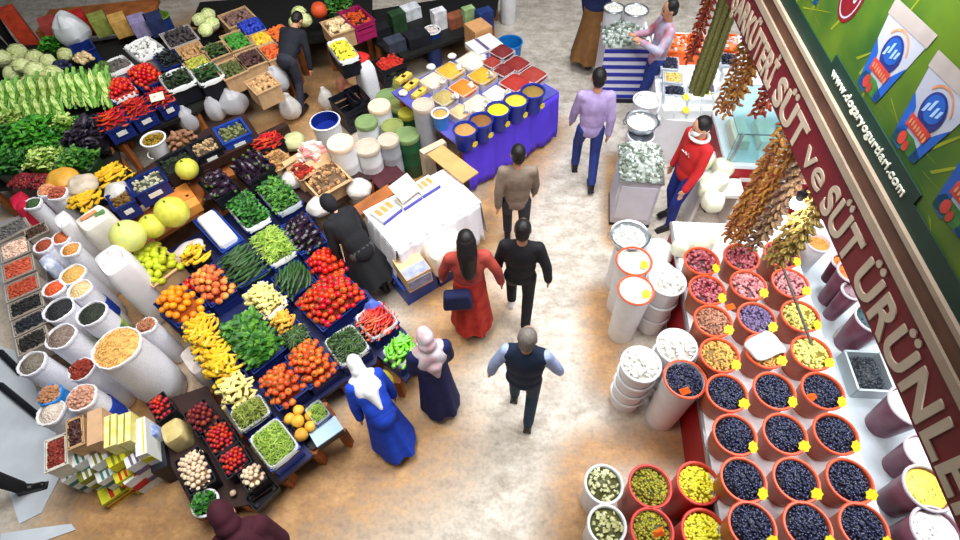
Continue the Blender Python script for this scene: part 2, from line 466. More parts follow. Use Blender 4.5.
pr_ysm = p_long('small_yellow_squash', .1, .02, M('yellow_squash_skin', (222, 164, 48), .45, .2, 30, rnd=.2), .2, .5)
pr_quin = p_round('quince', .058, M('quince_skin', (222, 166, 58), .5, .15, 20, rnd=.1), 3, .98, None, 12, 8, .2)
pr_aub = p_long('aubergine', .14, .036, M('aubergine_skin', (40, 24, 42), .25, .2, 8, rnd=.3), .2, .8, True, 8, True)
pr_onion = p_round('garlic_bulb', .022, M('garlic_skin', (232, 206, 176), .6, .1, 30, rnd=.12), 6, .9, None, 10, 7, -.35)
pr_straw = p_round('small_red_radish', .02, M('radish_skin', (196, 24, 34), .4, .12, 14, rnd=.2), 0, 1, cal, 8, 6, 0)
pr_drad = p_round('dark_red_beet', .027, M('beet_skin', (116, 26, 30), .5, .2, 14, rnd=.3), 0, .95, None, 9, 6, -.2)
def p_cabbage(name, r, mat, mat2):
    b = MB(); b.ell((0, 0, 0), (r, r, r * .86), None, 18, 12)
    b.mi = 1
    for k in range(7):
        a0 = k * .9 + .3; el = .5 + .25 * (k % 3); vs = []; fs = []; n = 5
        for j in range(n + 1):
            for i in range(n + 1):
                u, v = (i / n - .5) * 1.5, (j / n - .5) * 1.5
                e = el + v * .8; q = r * (1.02 + .05 * (abs(u) + abs(v)) ** 2 + .012 * math.sin(i * 3 + k))
                vs.append((q * math.cos(e) * math.cos(a0 + u), q * math.cos(e) * math.sin(a0 + u), q * .86 * math.sin(e)))
        for j in range(n):
            for i in range(n):
                a = j * (n + 1) + i; fs.append((a, a + 1, a + n + 2, a + n + 1))
        b.add(vs, fs)
    return proto(b.build(name, [mat, mat2]))
pr_cab = p_cabbage('white_cabbage', .19, M('cabbage_heart', (214, 220, 150), .5, .1, 8, rgb2=(238, 238, 196), rnd=.1), M('cabbage_leaf', (190, 208, 120), .5, .12, 14, rgb2=(232, 234, 180), rnd=.12))
def p_lettuce(name, L, mat, mat2):
    b = MB()
    b.ell((0, 0, 0), (L * .14, L * .44, L * .13), None, 12, 10)
    for k in range(13):
        b.mi = k % 2; a = k * 2.39; q = .1 + .05 * (k % 3); ln = .34 + .06 * (k % 4)
        def fn(p, t, a2): return Vector((p.x * (.55 + .6 * max(0, p.y / L + .4)) + .008 * math.sin(p.y * 60 / L), p.y, p.z + .25 * p.x * p.x / L + .012 * math.sin(p.y * 26 / L + p.x * 90)))
        b.ell((q * L * math.sin(a), L * (.02 + .05 * (k % 3)), q * L * math.cos(a)), (L * .12, L * ln, L * .022), (R(-.12, .12), a, R(-.18, .18)), 10, 9, fn)
    return proto(b.build(name, [mat, mat2]))
pr_let = p_lettuce('romaine_lettuce', .4, M('lettuce_leaf', (150, 190, 70), .5, .15, 16, rgb2=(214, 232, 150), rnd=.16), M('lettuce_green', (106, 160, 52), .5, .2, 16, rnd=.2))
melonskin = M('melon_skin', (222, 216, 88), .45, .12, 14, .1, rgb2=(196, 200, 70), rnd=.08)
def melon(label, c, rpx, z, pale=False):
    p = P(c[0], c[1], z); r = prad(c, rpx, z)
    o = root('melon', label, 'melon', (p.x, p.y, z - r * .95), R(0, 6), 'melons behind the produce crates')
    b = MB(); b.ell((0, 0, r * .95), (r, r * 1.06, r * .95), None, 24, 16, lambda p, t, a: p * (1 + .012 * math.cos(10 * a) * math.sin(t)))
    b.build('rind', M('pale_melon_skin', (204, 216, 130), .5, .12, 12, .1, rgb2=(226, 226, 120)) if pale else melonskin, o)
    MB().tube([(0, 0, r * 1.88), (.01, .01, r * 2.05)], [.012, .008], 6).build('stem', stemgreen, o)

# ------------------------------------------------------------------ people
SKIN = M('skin', (206, 150, 118), .55, .06, 12)
HAIR = M('black_hair', (24, 20, 20), .55, .2, 40, .3)
GREYHAIR = M('grey_hair', (120, 112, 106), .6, .2, 40, .3)
EYE = M('eye_dark', (40, 30, 26), .2)
LIP = M('lip', (160, 84, 76), .5)
SHOE = M('black_shoe_leather', (26, 24, 26), .4)
WSHOE = M('white_shoe_leather', (230, 228, 228), .5)
def person(label, foot, head_px, heading, top, bottom, hair=HAIR, hgt=None, lean=0., side=0., arms=((0, .12, -1), (0, .12, -1)), fore=None, stride=.12, sleeves=1., skirt=None, coat=None,
           scarf=None, vest=None, mask=False, shoes=SHOE, headpitch=.15, hood=None, z0=0., extra=None, skirt_len=.82, loc=None, headturn=0., knee=0., flare=1.):
    """heading: direction the person faces in degrees (90 = away from the camera). Height from head pixel."""
    p = P(foot[0], foot[1], z0) if loc is None else Vector(loc)
    s = (hgt or 1.7) / 1.72
    rt = root('person', label, 'person', (p.x, p.y, z0), math.radians(heading - 90))
    hip = Vector((0, 0, .92)); Ln = Matrix.Rotation(-lean, 3, 'X') @ Matrix.Rotation(side, 3, 'Y')
    U = lambda x, y, z: (hip + Ln @ Vector((x, y, z))) * s
    V = lambda x, y, z: Vector((x, y, z)) * s
    shL, shR, neck = (-.17, 0, .475), (.17, 0, .475), (0, .0, .54)
    hp = Matrix.Rotation(-headpitch, 3, 'X') @ Matrix.Rotation(headturn, 3, 'Z')
    hd = lambda x, y, z: (hip + Ln @ (Vector((0, .015, .585)) + hp @ Vector((x, y, z)))) * s
    er = (-(lean + headpitch), 0, headturn)
    # ----- limbs
    def arm(sh, dirs, fd):
        a = U(*sh); sg = 1 if sh[0] > 0 else -1
        d = (Ln @ Vector((dirs[0] * sg + .12 * sg, dirs[1], dirs[2]))).normalized(); f = (Ln @ Vector((fd[0] * sg, fd[1], fd[2]))).normalized()
        e = a + d * .29 * s; w = e + f * .25 * s; return a, e, w, f
    fr = fore or tuple((a[0] * .5, a[1] + .25, a[2]) for a in arms)
    AL, AR = arm(shL, arms[0], fr[0]), arm(shR, arms[1], fr[1])
    legs = []
    for sg, st in ((-1, stride), (1, -stride)):
        h = V(.09 * sg, 0, .9); an = V(.095 * sg, st * 1.6, .09 + (.05 if st < 0 else 0)); kn = (h + an) / 2 + V(.01 * sg, .05 + abs(st) * .35 + knee, .02); legs.append((h, kn, an, st))
    b = MB(); q = lambda c, r, rot=None: b.ell(c, tuple(x * s for x in r), rot, 14, 10)
    tr = (-lean, side, 0)
    q(U(0, 0, .0), (.15, .105, .13), tr); q(U(0, 0, .17), (.13, .095, .18), tr); q(U(0, .0, .36), (.155, .105, .19), tr)
    b.caps(U(-.13, 0, .47), U(.13, 0, .47), .06 * s, .06 * s); b.caps(U(*neck), hd(0, 0, .04), .056 * s, .052 * s)
    q(hd(0, 0, .125), (.076, .095, .108), er); q(hd(0, .03, .06), (.058, .062, .07), er); b.caps(hd(0, .092, .105), hd(0, .108, .075), .011 * s, .016 * s)
    for sg in (-1, 1): q(hd(.078 * sg, -.005, .1), (.012, .022, .032), er)
    for (a, e, w, f) in (AL, AR):
        b.caps(a, e, .05 * s, .04 * s); b.caps(e, w, .04 * s, .027 * s)
        sd = f.cross(Vector((0, 0, 1))); sd = sd.normalized() if sd.length > .1 else Vector((0, 1, 0)); sd = (Vector((0, 1, 0)) - f * f.y).normalized() if abs(f.y) < .9 else sd
        pm = w + f * .045 * s; b.caps(w, pm, .026 * s, .03 * s); up = sd.cross(f)
        b.caps(pm - sd * .018 * s, pm + sd * .02 * s + f * .02 * s, .022 * s, .02 * s)
        for k, (o_, L) in enumerate(((-.03, .062), (-.01, .076), (.01, .082), (.03, .072))):
            r0 = pm + sd * o_ * s + f * .025 * s; m1 = r0 + f * L * .55 * s + up * .006 * s; m2 = m1 + (f * .85 + up * .45) * L * .45 * s
            b.caps(r0, m1, .0095 * s, .0088 * s, 7); b.caps(m1, m2, .0088 * s, .0075 * s, 7)
        t0 = w + f * .02 * s + sd * .02 * s; t1 = t0 + (f * .5 + sd * .8) * .045 * s; b.caps(t0, t1, .012 * s, .0105 * s, 7); b.caps(t1, t1 + (f * .9 + sd * .3) * .03 * s, .0105 * s, .0085 * s, 7)
    for h, k, a, st in legs:
        b.caps(h, k, .078 * s, .053 * s); b.caps(k, a, .053 * s, .036 * s); b.caps(a - V(0, .03, .05), a + V(0, .14, -.06), .034 * s, .028 * s)
    b.build('body', SKIN, rt, remesh=.0072, sm=2)
    # ----- clothes
    def torso(mb, g, low=-.02, hips=True):
        e = lambda c, r: mb.ell(c, tuple((x + g) * s for x in r), tr, 14, 10)
        e(U(0, 0, low + .02), (.145, .106, .13) if hips else (.128, .094, .13))
        e(U(0, 0, .17), (.148, .108, .22)); e(U(0, 0, .34), (.168, .112, .2))
        mb.caps(U(-.135, 0, .455), U(.135, 0, .455), (.058 + g) * s, (.058 + g) * s); mb.caps(U(-.1, 0, .49), U(.1, 0, .49), (.04 + g) * s, (.04 + g) * s)
    def sleeve(mb, g, fr_=1.):
        for (a, e, w, f) in (AL, AR):
            mb.caps(a, e, (.052 + g) * s, (.043 + g) * s)
            if fr_ > .5: mb.caps(e, w + (e - w) * (1 - fr_) * .9, (.043 + g) * s, (.034 + g) * s)
    c = MB(); torso(c, .016)
    if sleeves: sleeve(c, .014, sleeves)
    c.build('shirt', top, rt, remesh=.011, sm=9)
    if vest:
        c = MB(); torso(c, .03); c.build('vest', vest, rt, remesh=.012, sm=8)
    if coat or skirt:
        m = skirt or coat; n = 40; c = MB()
        if coat: torso(c, .034, hips=False); sleeve(c, .025); c.build('coat', coat, rt, remesh=.012, sm=9); c = MB()
        prof = []; top_ = U(0, 0, .12 if not coat else .2); vs = []; fs = []; J = 12; bz = (.92 + .1 - skirt_len)
        for j in range(J + 1):
            f = j / J; z = top_.z * (1 - f) + bz * s * f
            for i in range(n):
                a = 2 * PI * i / n; wv = 1 + f * (.07 * math.sin(6 * a + 2) + .05 * math.sin(9 * a))
                rx, ry = (.165 + .13 * flare * f ** 1.2) * wv * s, (.125 + (.13 * flare + abs(stride) * .7) * f ** 1.2) * wv * s
                vs.append((top_.x * (1 - f) + rx * math.cos(a), top_.y * (1 - f) + ry * math.sin(a) - .03 * f, z + .02 * math.sin(3 * a) * f))
        for j in range(J):
            for i in range(n):
                a, e = j * n + i, j * n + (i + 1) % n; fs.append((a, a + n, e + n, e))
        c.add(vs, fs); c.f.append(tuple(range(n))); c.m.append(0)
        c.build('skirt' if skirt else 'coat_skirt', m, rt)
    if not skirt or True:
        c = MB(); e = lambda cc, r: c.ell(cc, tuple((x + .012) * s for x in r), None, 14, 10)
        e(V(0, 0, .92), (.15, .108, .12))
        for h, k, a, st in legs:
            c.caps(h, k, .092 * s, .07 * s); c.caps(k, a + V(0, 0, .03), .07 * s, .058 * s)
        c.build('trousers', bottom, rt, remesh=.011, sm=3)
    for h, k, a, st in legs:
        c = MB(); c.caps(a - V(0, .045, .045), a + V(0, .15, -.05), .043 * s, .036 * s); c.caps(a - V(0, .02, .0), a + V(0, .04, -.04), .05 * s, .044 * s)
        c.box(tuple(a + V(0, .05, -.083)), (.085 * s, .27 * s, .02 * s)); c.build('shoe', shoes, rt, remesh=.009, sm=2)
    if scarf:
        c = MB(); c.ell(hd(0, -.008, .12), tuple(x * s for x in (.09, .106, .122)), er, 16, 12); c.ell(hd(0, -.02, .03), tuple(x * s for x in (.095, .1, .09)), er, 14, 10)
        c.caps(U(-.1, .01, .5), U(.1, .01, .5), .085 * s, .085 * s); c.ell(U(0, -.07, .4), tuple(x * s for x in (.165, .075, .17)), tr, 16, 10); c.caps(U(0, -.11, .36), U(.02, -.13, .12), .09 * s, .025 * s); c.caps(U(-.04, .12, .45), U(.05, .15, .22), .06 * s, .035 * s)
        c.build('headscarf', scarf, rt, remesh=.011, sm=4)
    elif hood:
        c = MB(); c.ell(hd(0, -.02, .12), tuple(x * s for x in (.1, .12, .13)), er, 16, 12); c.caps(U(-.09, 0, .5), U(.09, 0, .5), .08 * s, .08 * s); c.build('hood', hood, rt, remesh=.011, sm=3)
    else:
        c = MB(); c.ell(hd(0, -.022, .145), tuple(x * s for x in (.086, .098, .1)), er, 16, 12); c.ell(hd(0, -.055, .09), tuple(x * s for x in (.074, .06, .075)), er, 12, 8); c.build('hair', hair, rt, remesh=.009, sm=2)
    for sg in (-1, 1):
        MB().ell(hd(.03 * sg, .087, .118), (.011 * s, .008 * s, .008 * s), er, 8, 6).build('eye', EYE, rt)
    if mask:
        c = MB(); c.ell(hd(0, .052, .062), tuple(x * s for x in (.066, .062, .058)), er, 14, 10); c.build('face_mask', M('mask_white', (238, 240, 246), .8), rt)
        MB().tube([hd(.088 * math.cos(a), -.02 + .09 * math.sin(a), .09) for a in [-.6 + 4.3 * i / 12 for i in range(13)]], .003 * s, 5).build('mask_strap', paper, rt)
    else: MB().ell(hd(0, .09, .05), (.022 * s, .008 * s, .007 * s), er, 8, 6).build('mouth', LIP, rt)
    return rt, U, V, hd, s, (AL, AR)
def cloth(name, rgb, v=.12, sc=14, rgb2=None): return M(name, rgb, .85, v, sc, .08, rgb2=rgb2)
# ------------------------------------------------------------------ floor
def build_floor():
    m = bpy.data.materials.new('concrete_with_shade'); m.use_nodes = True; nt = m.node_tree; b = nt.nodes['Principled BSDF']; b.inputs['Roughness'].default_value = .55
    N = nt.nodes.new; Lk = nt.links.new
    tc = N('ShaderNodeTexCoord'); at = N('ShaderNodeAttribute'); at.attribute_name = 'warm_shade'
    n1 = N('ShaderNodeTexNoise'); n1.inputs['Scale'].default_value = 4.2; n1.inputs['Detail'].default_value = 8; n1.inputs['Roughness'].default_value = .7
    n2 = N('ShaderNodeTexNoise'); n2.inputs['Scale'].default_value = 26; n2.inputs['Detail'].default_value = 4
    mp = N('ShaderNodeMapping'); mp.inputs['Scale'].default_value = (1., 1.5, 1)
    Lk(tc.outputs['Object'], mp.inputs['Vector']); Lk(mp.outputs['Vector'], n1.inputs['Vector']); Lk(tc.outputs['Object'], n2.inputs['Vector'])
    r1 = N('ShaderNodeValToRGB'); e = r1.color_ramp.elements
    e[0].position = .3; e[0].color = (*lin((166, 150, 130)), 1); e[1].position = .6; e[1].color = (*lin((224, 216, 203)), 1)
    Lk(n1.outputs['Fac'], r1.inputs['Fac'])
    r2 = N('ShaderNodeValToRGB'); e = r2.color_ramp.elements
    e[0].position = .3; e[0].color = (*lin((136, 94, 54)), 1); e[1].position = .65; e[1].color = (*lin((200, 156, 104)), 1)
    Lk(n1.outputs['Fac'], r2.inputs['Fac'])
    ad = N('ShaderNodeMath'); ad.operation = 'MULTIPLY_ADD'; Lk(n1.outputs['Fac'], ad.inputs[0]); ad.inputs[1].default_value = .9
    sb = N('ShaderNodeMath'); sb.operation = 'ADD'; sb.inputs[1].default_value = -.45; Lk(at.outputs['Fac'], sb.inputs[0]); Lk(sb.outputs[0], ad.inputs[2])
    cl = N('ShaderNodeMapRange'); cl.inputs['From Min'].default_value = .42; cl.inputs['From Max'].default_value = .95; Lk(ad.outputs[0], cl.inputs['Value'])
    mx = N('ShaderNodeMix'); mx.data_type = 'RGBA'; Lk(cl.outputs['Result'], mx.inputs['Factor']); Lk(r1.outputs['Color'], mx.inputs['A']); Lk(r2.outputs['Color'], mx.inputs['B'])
    m2 = N('ShaderNodeMix'); m2.data_type = 'RGBA'; m2.blend_type = 'MULTIPLY'; m2.inputs['Factor'].default_value = .4; Lk(mx.outputs['Result'], m2.inputs['A'])
    r3 = N('ShaderNodeValToRGB'); r3.color_ramp.elements[0].color = (.55, .5, .45, 1); r3.color_ramp.elements[0].position = .3; r3.color_ramp.elements[1].position = .55; Lk(n2.outputs['Fac'], r3.inputs['Fac']); Lk(r3.outputs['Color'], m2.inputs['B'])
    Lk(m2.outputs['Result'], b.inputs['Base Color'])
    bp = N('ShaderNodeBump'); bp.inputs['Strength'].default_value = .15; Lk(n1.outputs['Fac'], bp.inputs['Height']); Lk(bp.outputs['Normal'], b.inputs['Normal'])
    # warm brown shade along and under the stalls, painted into the floor colour
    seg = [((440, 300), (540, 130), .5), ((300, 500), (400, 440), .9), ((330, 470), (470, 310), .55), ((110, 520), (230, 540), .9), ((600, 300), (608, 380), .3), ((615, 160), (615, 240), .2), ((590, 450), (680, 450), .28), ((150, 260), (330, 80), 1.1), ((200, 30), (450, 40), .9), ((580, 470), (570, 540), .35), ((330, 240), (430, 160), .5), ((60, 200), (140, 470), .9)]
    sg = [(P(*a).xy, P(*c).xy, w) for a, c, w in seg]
    X0, X1, Y0, Y1, st = -14, 8, -1.5, 14, .125; nx, ny = int((X1 - X0) / st), int((Y1 - Y0) / st); vs = []; shd = []; fs = []
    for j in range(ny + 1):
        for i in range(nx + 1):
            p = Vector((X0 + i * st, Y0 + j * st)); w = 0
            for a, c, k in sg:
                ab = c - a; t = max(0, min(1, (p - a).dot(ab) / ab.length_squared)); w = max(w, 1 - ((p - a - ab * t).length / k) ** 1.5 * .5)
            vs.append((p.x, p.y, 0)); shd.append(max(0, w))
    for j in range(ny):
        for i in range(nx):
            a = j * (nx + 1) + i; fs.append((a, a + 1, a + nx + 2, a + nx + 1))
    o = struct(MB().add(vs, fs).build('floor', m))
    at = o.data.attributes.new('warm_shade', 'FLOAT', 'POINT'); at.data.foreach_set('value', shd)
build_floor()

# ------------------------------------------------------------------ right stall: the shop sign
ZB = 2.75
SA, SB = P(735, 0, ZB), P(960, 490, ZB)
SU = (SB - SA); SU.z = 0; SU.normalize(); SN = Vector((SU.y, -SU.x, 0))
if SN.x > 0: SN = -SN          # faces the passage
sign_rot = math.atan2(SU.y, SU.x)
sgn = root('shop_sign', 'long red and green dairy shop sign hanging over the olive tubs', 'sign', (SA.x, SA.y, 0), sign_rot)
red_s = M('sign_red', (116, 10, 24), .5, .1, 3); cream = M('sign_cream', (170, 150, 128), .5, .1, 6); brown_s = M('sign_brown', (96, 62, 44), .5, .25, 4)
dgreen = M('sign_dark_green', (10, 48, 36), .5, .2, 3); lgreen = M('sign_green', (40, 82, 22), .5, .2, 2.2, rgb2=(84, 112, 20)); lgreen2 = M('sign_deep_green', (34, 88, 22), .5, .2, 2)
def sbox(name, s0, s1, t0, t1, d0, d1, m, par=None):   # d towards the passage (local -y is the face)
    return MB().box(((s0 + s1) / 2, -(d0 + d1) / 2, ZB + (t0 + t1) / 2), (s1 - s0, abs(d1 - d0), t1 - t0)).build(name, m, par or sgn, smooth=False)
S0, S1 = -5.9, 5.6
sbox('red_fascia', S0, S1, -.08, .27, -.12, .02, red_s)
sbox('cream_edging', S0, S1, .25, .305, .0, .045, cream)
sbox('wooden_trim', S0, S1, .305, .405, -.02, .03, brown_s)
sbox('cream_edging', S0, S1, .405, .435, .0, .045, cream)
sbox('dark_green_band', S0, S1, .435, .54, -.04, .022, dgreen)
sbox('address_panel', 1.78, 2.95, .535, .6, -.03, .023, dgreen)
gp = sbox('green_panel', S0, S1, .535, 1.75, -.06, .015, lgreen)
for s_ in (S0 + .1, S1 - .1): sbox('post', s_ - .05, s_ + .05, -ZB, .3, -.2, -.12, steel)
def text(s, size, s0, t0, m, par, width=None, d=.024, name='lettering', ext=.004, bold=.0, shear=0.):
    cu = bpy.data.curves.new('t', 'FONT'); cu.body = s; cu.size = size; cu.extrude = ext; cu.offset = bold; cu.shear = shear; cu.space_character = 1.06
    o = bpy.data.objects.new('t', cu); COL.objects.link(o); dg = bpy.context.evaluated_depsgraph_get()
    me = bpy.data.meshes.new_from_object(o.evaluated_get(dg)); bpy.data.objects.remove(o); bpy.data.curves.remove(cu)
    xs = [v.co.x for v in me.vertices]; k = width / (max(xs) - min(xs)) if width else 1
    for v in me.vertices:
        x, y, z = (v.co.x - min(xs)) * k, v.co.y, v.co.z; v.co = (s0 + x, -d - z, ZB + t0 + y)
    me.materials.clear(); me.materials.append(m); me.name = name
    o = bpy.data.objects.new(name, me); COL.objects.link(o); o.parent = par; return o
lett = M('sign_lettering', (200, 182, 158), .5, .05, 9)
for w, a, c in (('ŞARKÜTERİ', .02, 1.235), ('SÜT', 1.325, 1.94), ('ve', 2.01, 2.34), ('SÜT', 2.415, 2.90), ('ÜRÜNLERİ', 2.98, 4.5)):
    text(w, .285 if w != 've' else .27, a, -.045 + (.02 if w == 've' else 0), lett, sgn, c - a, bold=.008 if w != 've' else .002)
text('www.dogaryogurtlari.com', .07, 1.84, .503, M('sign_white_text', (226, 226, 206), .5, .03), sgn, 1.03, d=.026, bold=.001)
# sun-ray pattern and printed tubs
rays = MB()
for k in range(60):
    a = R(-1.35, 1.35); s_ = R(.4, 4.6); t_ = R(.56, .8); L = R(.12, .4); w = .012
    c, s2 = math.cos(a), math.sin(a) + .6
    rays.add([(s_ - w, -.0165, ZB + t_), (s_ + w, -.0165, ZB + t_), (s_ + c * L + w * .3, -.0165, ZB + min(1.7, t_ + s2 * L)), (s_ + c * L - w * .3, -.0165, ZB + min(1.7, t_ + s2 * L))], [(0, 1, 2, 3)])
RY = rays.build('ray_pattern', M('sign_yellow_green', (128, 140, 24), .5, .2, 4), sgn, smooth=False)
RY['kind'] = 'stuff'
def disc(mb, s0, t0, rs, rt, d, n=28, a0=0., a1=2 * PI, inner=0.):
    vs = []; fs = []
    if inner:
        for i in range(n + 1):
            a = a0 + (a1 - a0) * i / n; vs += [(s0 + rs * math.cos(a), -d, ZB + t0 + rt * math.sin(a)), (s0 + rs * inner * math.cos(a), -d, ZB + t0 + rt * inner * math.sin(a))]
        for i in range(n): fs.append((2 * i, 2 * i + 2, 2 * i + 3, 2 * i + 1))
    else:
        for i in range(n): a = a0 + (a1 - a0) * i / n; vs.append((s0 + rs * math.cos(a), -d, ZB + t0 + rt * math.sin(a)))
        fs.append(tuple(range(n)))
    return mb.add(vs, fs)
pw = M('print_white', (168, 172, 186), .5, .1, 3); pl = M('print_lid', (164, 154, 148), .5, .1, 5); pbl = M('print_blue', (24, 84, 170), .5, .15, 5); pnv = M('print_navy', (34, 44, 116), .5, .2, 8); prd = M('print_red', (190, 60, 48), .5, .2, 12); por = M('print_orange', (206, 140, 100), .5, .2, 20); pgr = M('print_leaf_green', (50, 110, 44), .5, .3, 20); plb = M('print_light_blue', (150, 184, 226), .5, .1, 8)
def printed_tub(sc):
    q = lambda d, pts: MB().add([(sc + x, -d, ZB + .62 + y) for x, y in pts], [tuple(range(len(pts)))])
    tb = q(.0175, [(-.115, 0), (.115, .03), (.185, .40), (-.19, .36)]).build('printed_tub', pw, sgn, smooth=False)
    q(.019, [(-.2, .36), (.195, .4), (.205, .475), (-.205, .44)]).build('lid_print', pl, tb, smooth=False)
    q(.019, [(-.115, .0), (-.02, .0), (-.10, .2), (-.165, .24)]).build('blue_swoosh', pbl, tb, smooth=False)
    q(.019, [(.06, .02), (.115, .03), (.16, .27), (.08, .16)]).build('blue_swoosh', pbl, tb, smooth=False)
    q(.019, [(-.115, 0), (.115, .03), (.12, .07), (.02, .1), (-.10, .09), (-.125, .05)]).build('grass_print', pgr, tb, smooth=False)
    m = MB(); disc(m, sc + .005, .62 + .25, .088, .092, .021); ov = m.build('emblem_oval', pnv, tb, smooth=False)
    m = MB(); disc(m, sc + .005, .62 + .265, .07, .065, .0225); m.build('emblem_sky', pbl, ov, smooth=False)
    m = MB()
    for k, (x, y, L) in enumerate(((-.05, .225, .05), (-.02, .25, .06), (.015, .24, .055), (.045, .255, .04))):
        m.add([(sc + x - .006, -.024, ZB + .62 + y - .01), (sc + x + .014, -.024, ZB + .62 + y), (sc + x + .02, -.024, ZB + .62 + y + L), (sc + x + .002, -.024, ZB + .62 + y + L * .8)], [(0, 1, 2, 3)])
    m.build('emblem_script', plb, ov, smooth=False)
    m = MB(); disc(m, sc + .005, .62 + .25, .118, .125, .0195, 20, .4, 2.6, .9); m.build('orange_arc', por, tb, smooth=False)
    q(.0215, [(-.09, .11), (.085, .125), (.09, .185), (-.095, .175)]).build('red_label', prd, tb, smooth=False)
    m = MB()
    for k in range(7): disc(m, sc - .07 + .024 * k, .62 + .143 + .004 * (k % 2), .0075, .017, .023, 8)
    m.build('label_marks', por, tb, smooth=False)
    m = MB(); disc(m, sc - .05, .62 + .055, .03, .035, .021, 14); disc(m, sc + .0, .62 + .045, .02, .028, .021, 14); m.build('fruit_print', prd, tb, smooth=False)
for sc in (.72, 1.2, 2.2, 2.67, 3.14, 3.61): printed_tub(sc)
m = MB(); disc(m, 1.63, .9, .125, .17, .018); rd = m.build('round_red_logo', red_s, sgn, smooth=False)
m = MB(); disc(m, 1.63, .9, .105, .148, .0195, 30, 0, 2 * PI, .92); m.build('logo_ring', pw, rd, smooth=False)
m = MB()
for k in range(3): disc(m, 1.57 + .055 * k, .9, .02, .04, .0205, 12, 0, 2 * PI, .6)
m.build('logo_script', pw, rd, smooth=False)

# ------------------------------------------------------------------ right stall: tub table
TX0, TX1 = 1.65, 2.88
ZT = .70
tab = root('market_table', 'long white-topped table with red front carrying the olive tubs', 'table', (0, 0, 0))
white_top = M('white_table_cover', (244, 243, 246), .5, .03, 6)
yfar = 4.1
MB().box(((TX0 + TX1) / 2, (yfar - .6) / 2, ZT - .02), (TX1 - TX0, yfar + .6, .04)).build('table_top', white_top, tab, smooth=False)
MB().box((TX0 + .02, (yfar - .6) / 2, ZT / 2 - .02), (.03, yfar + .5, ZT - .06)).build('front_panel', M('red_panel', (158, 20, 30), .5, .12, 4), tab, smooth=False)
MB().box((TX0 - .012, (yfar - .6) / 2, ZT - .03), (.025, yfar + .6, .05)).build('steel_edge', steel, tab, smooth=False)
MB().box(((TX0 + TX1) / 2, yfar - .08, ZT / 2 - .02), (TX1 - TX0 - .1, .03, ZT - .06)).build('end_panel', M('red_panel', (0, 0, 0)), tab, smooth=False)
ZR = 1.0
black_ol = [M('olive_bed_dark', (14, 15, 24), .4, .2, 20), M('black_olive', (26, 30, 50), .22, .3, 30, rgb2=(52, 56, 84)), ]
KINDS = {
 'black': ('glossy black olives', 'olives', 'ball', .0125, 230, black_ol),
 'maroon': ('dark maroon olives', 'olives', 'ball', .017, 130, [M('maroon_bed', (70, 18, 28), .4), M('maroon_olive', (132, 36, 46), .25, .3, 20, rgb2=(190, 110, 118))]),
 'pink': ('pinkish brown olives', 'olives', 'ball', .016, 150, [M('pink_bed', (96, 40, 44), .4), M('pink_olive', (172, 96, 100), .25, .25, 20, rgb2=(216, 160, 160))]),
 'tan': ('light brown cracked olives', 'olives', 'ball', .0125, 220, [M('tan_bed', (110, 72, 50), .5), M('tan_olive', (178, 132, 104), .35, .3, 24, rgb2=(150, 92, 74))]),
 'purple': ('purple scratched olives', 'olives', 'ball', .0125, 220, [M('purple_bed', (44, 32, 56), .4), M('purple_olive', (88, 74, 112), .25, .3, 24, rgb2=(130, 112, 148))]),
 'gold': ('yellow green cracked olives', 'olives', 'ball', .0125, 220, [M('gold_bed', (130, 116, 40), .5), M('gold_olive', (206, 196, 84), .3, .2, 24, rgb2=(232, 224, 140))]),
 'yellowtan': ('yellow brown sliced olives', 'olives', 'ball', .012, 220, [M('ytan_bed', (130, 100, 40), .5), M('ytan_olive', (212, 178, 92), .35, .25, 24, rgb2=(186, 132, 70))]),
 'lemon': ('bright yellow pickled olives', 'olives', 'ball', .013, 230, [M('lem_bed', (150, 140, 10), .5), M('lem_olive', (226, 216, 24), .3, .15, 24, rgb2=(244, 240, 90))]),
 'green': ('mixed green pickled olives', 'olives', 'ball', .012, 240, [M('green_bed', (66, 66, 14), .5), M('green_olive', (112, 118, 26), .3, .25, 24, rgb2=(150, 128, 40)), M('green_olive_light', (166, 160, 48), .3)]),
}
ORD = ['', 'first', 'second', 'third', 'fourth', 'fifth', 'sixth', 'seventh', 'eighth']
def price_card(p, label, s=.05):
    b = MB(); n = 7; vs = []
    for i in range(2 * n): a = PI * i / n; q = s * (1 if i % 2 else .78); vs.append((q * math.cos(a), q * math.sin(a)))
    b.poly(vs, -.002, .002); o = b.build('price_card', yellowcard, None, (0, 0, 0), 0, smooth=False)
    o.location = p; o.rotation_euler = (.5, .25, R(-.5, .5)); tag(o, label, 'price card', 'yellow price cards on the olive tubs'); return o
grid = {
 'left': [((703, 261), 'maroon'), ((709, 290), 'maroon'), ((714, 321), 'tan'), ((721, 355), 'yellowtan'), ((731, 393), 'black'), ((740, 435), 'black'), ((747, 480), 'black'), ((753, 526), 'black')],
 'middle': [((737, 257), 'maroon'), ((747, 285), 'pink'), ((754, 318), 'purple'), ((765, 351), 'yellowtan'), ((777, 391), 'black'), ((788, 434), 'black'), ((797, 480), 'black'), ((807, 526), 'black')],
 'right': [((772, 254), 'maroon'), ((789, 283), 'pink'), ((798, 316), 'gold'), ((812, 353), 'gold'), ((825, 391), 'black'), ((838, 434), 'black'), ((851, 481), 'black'), ((863, 527), 'black')]}
RT = .158
first = None
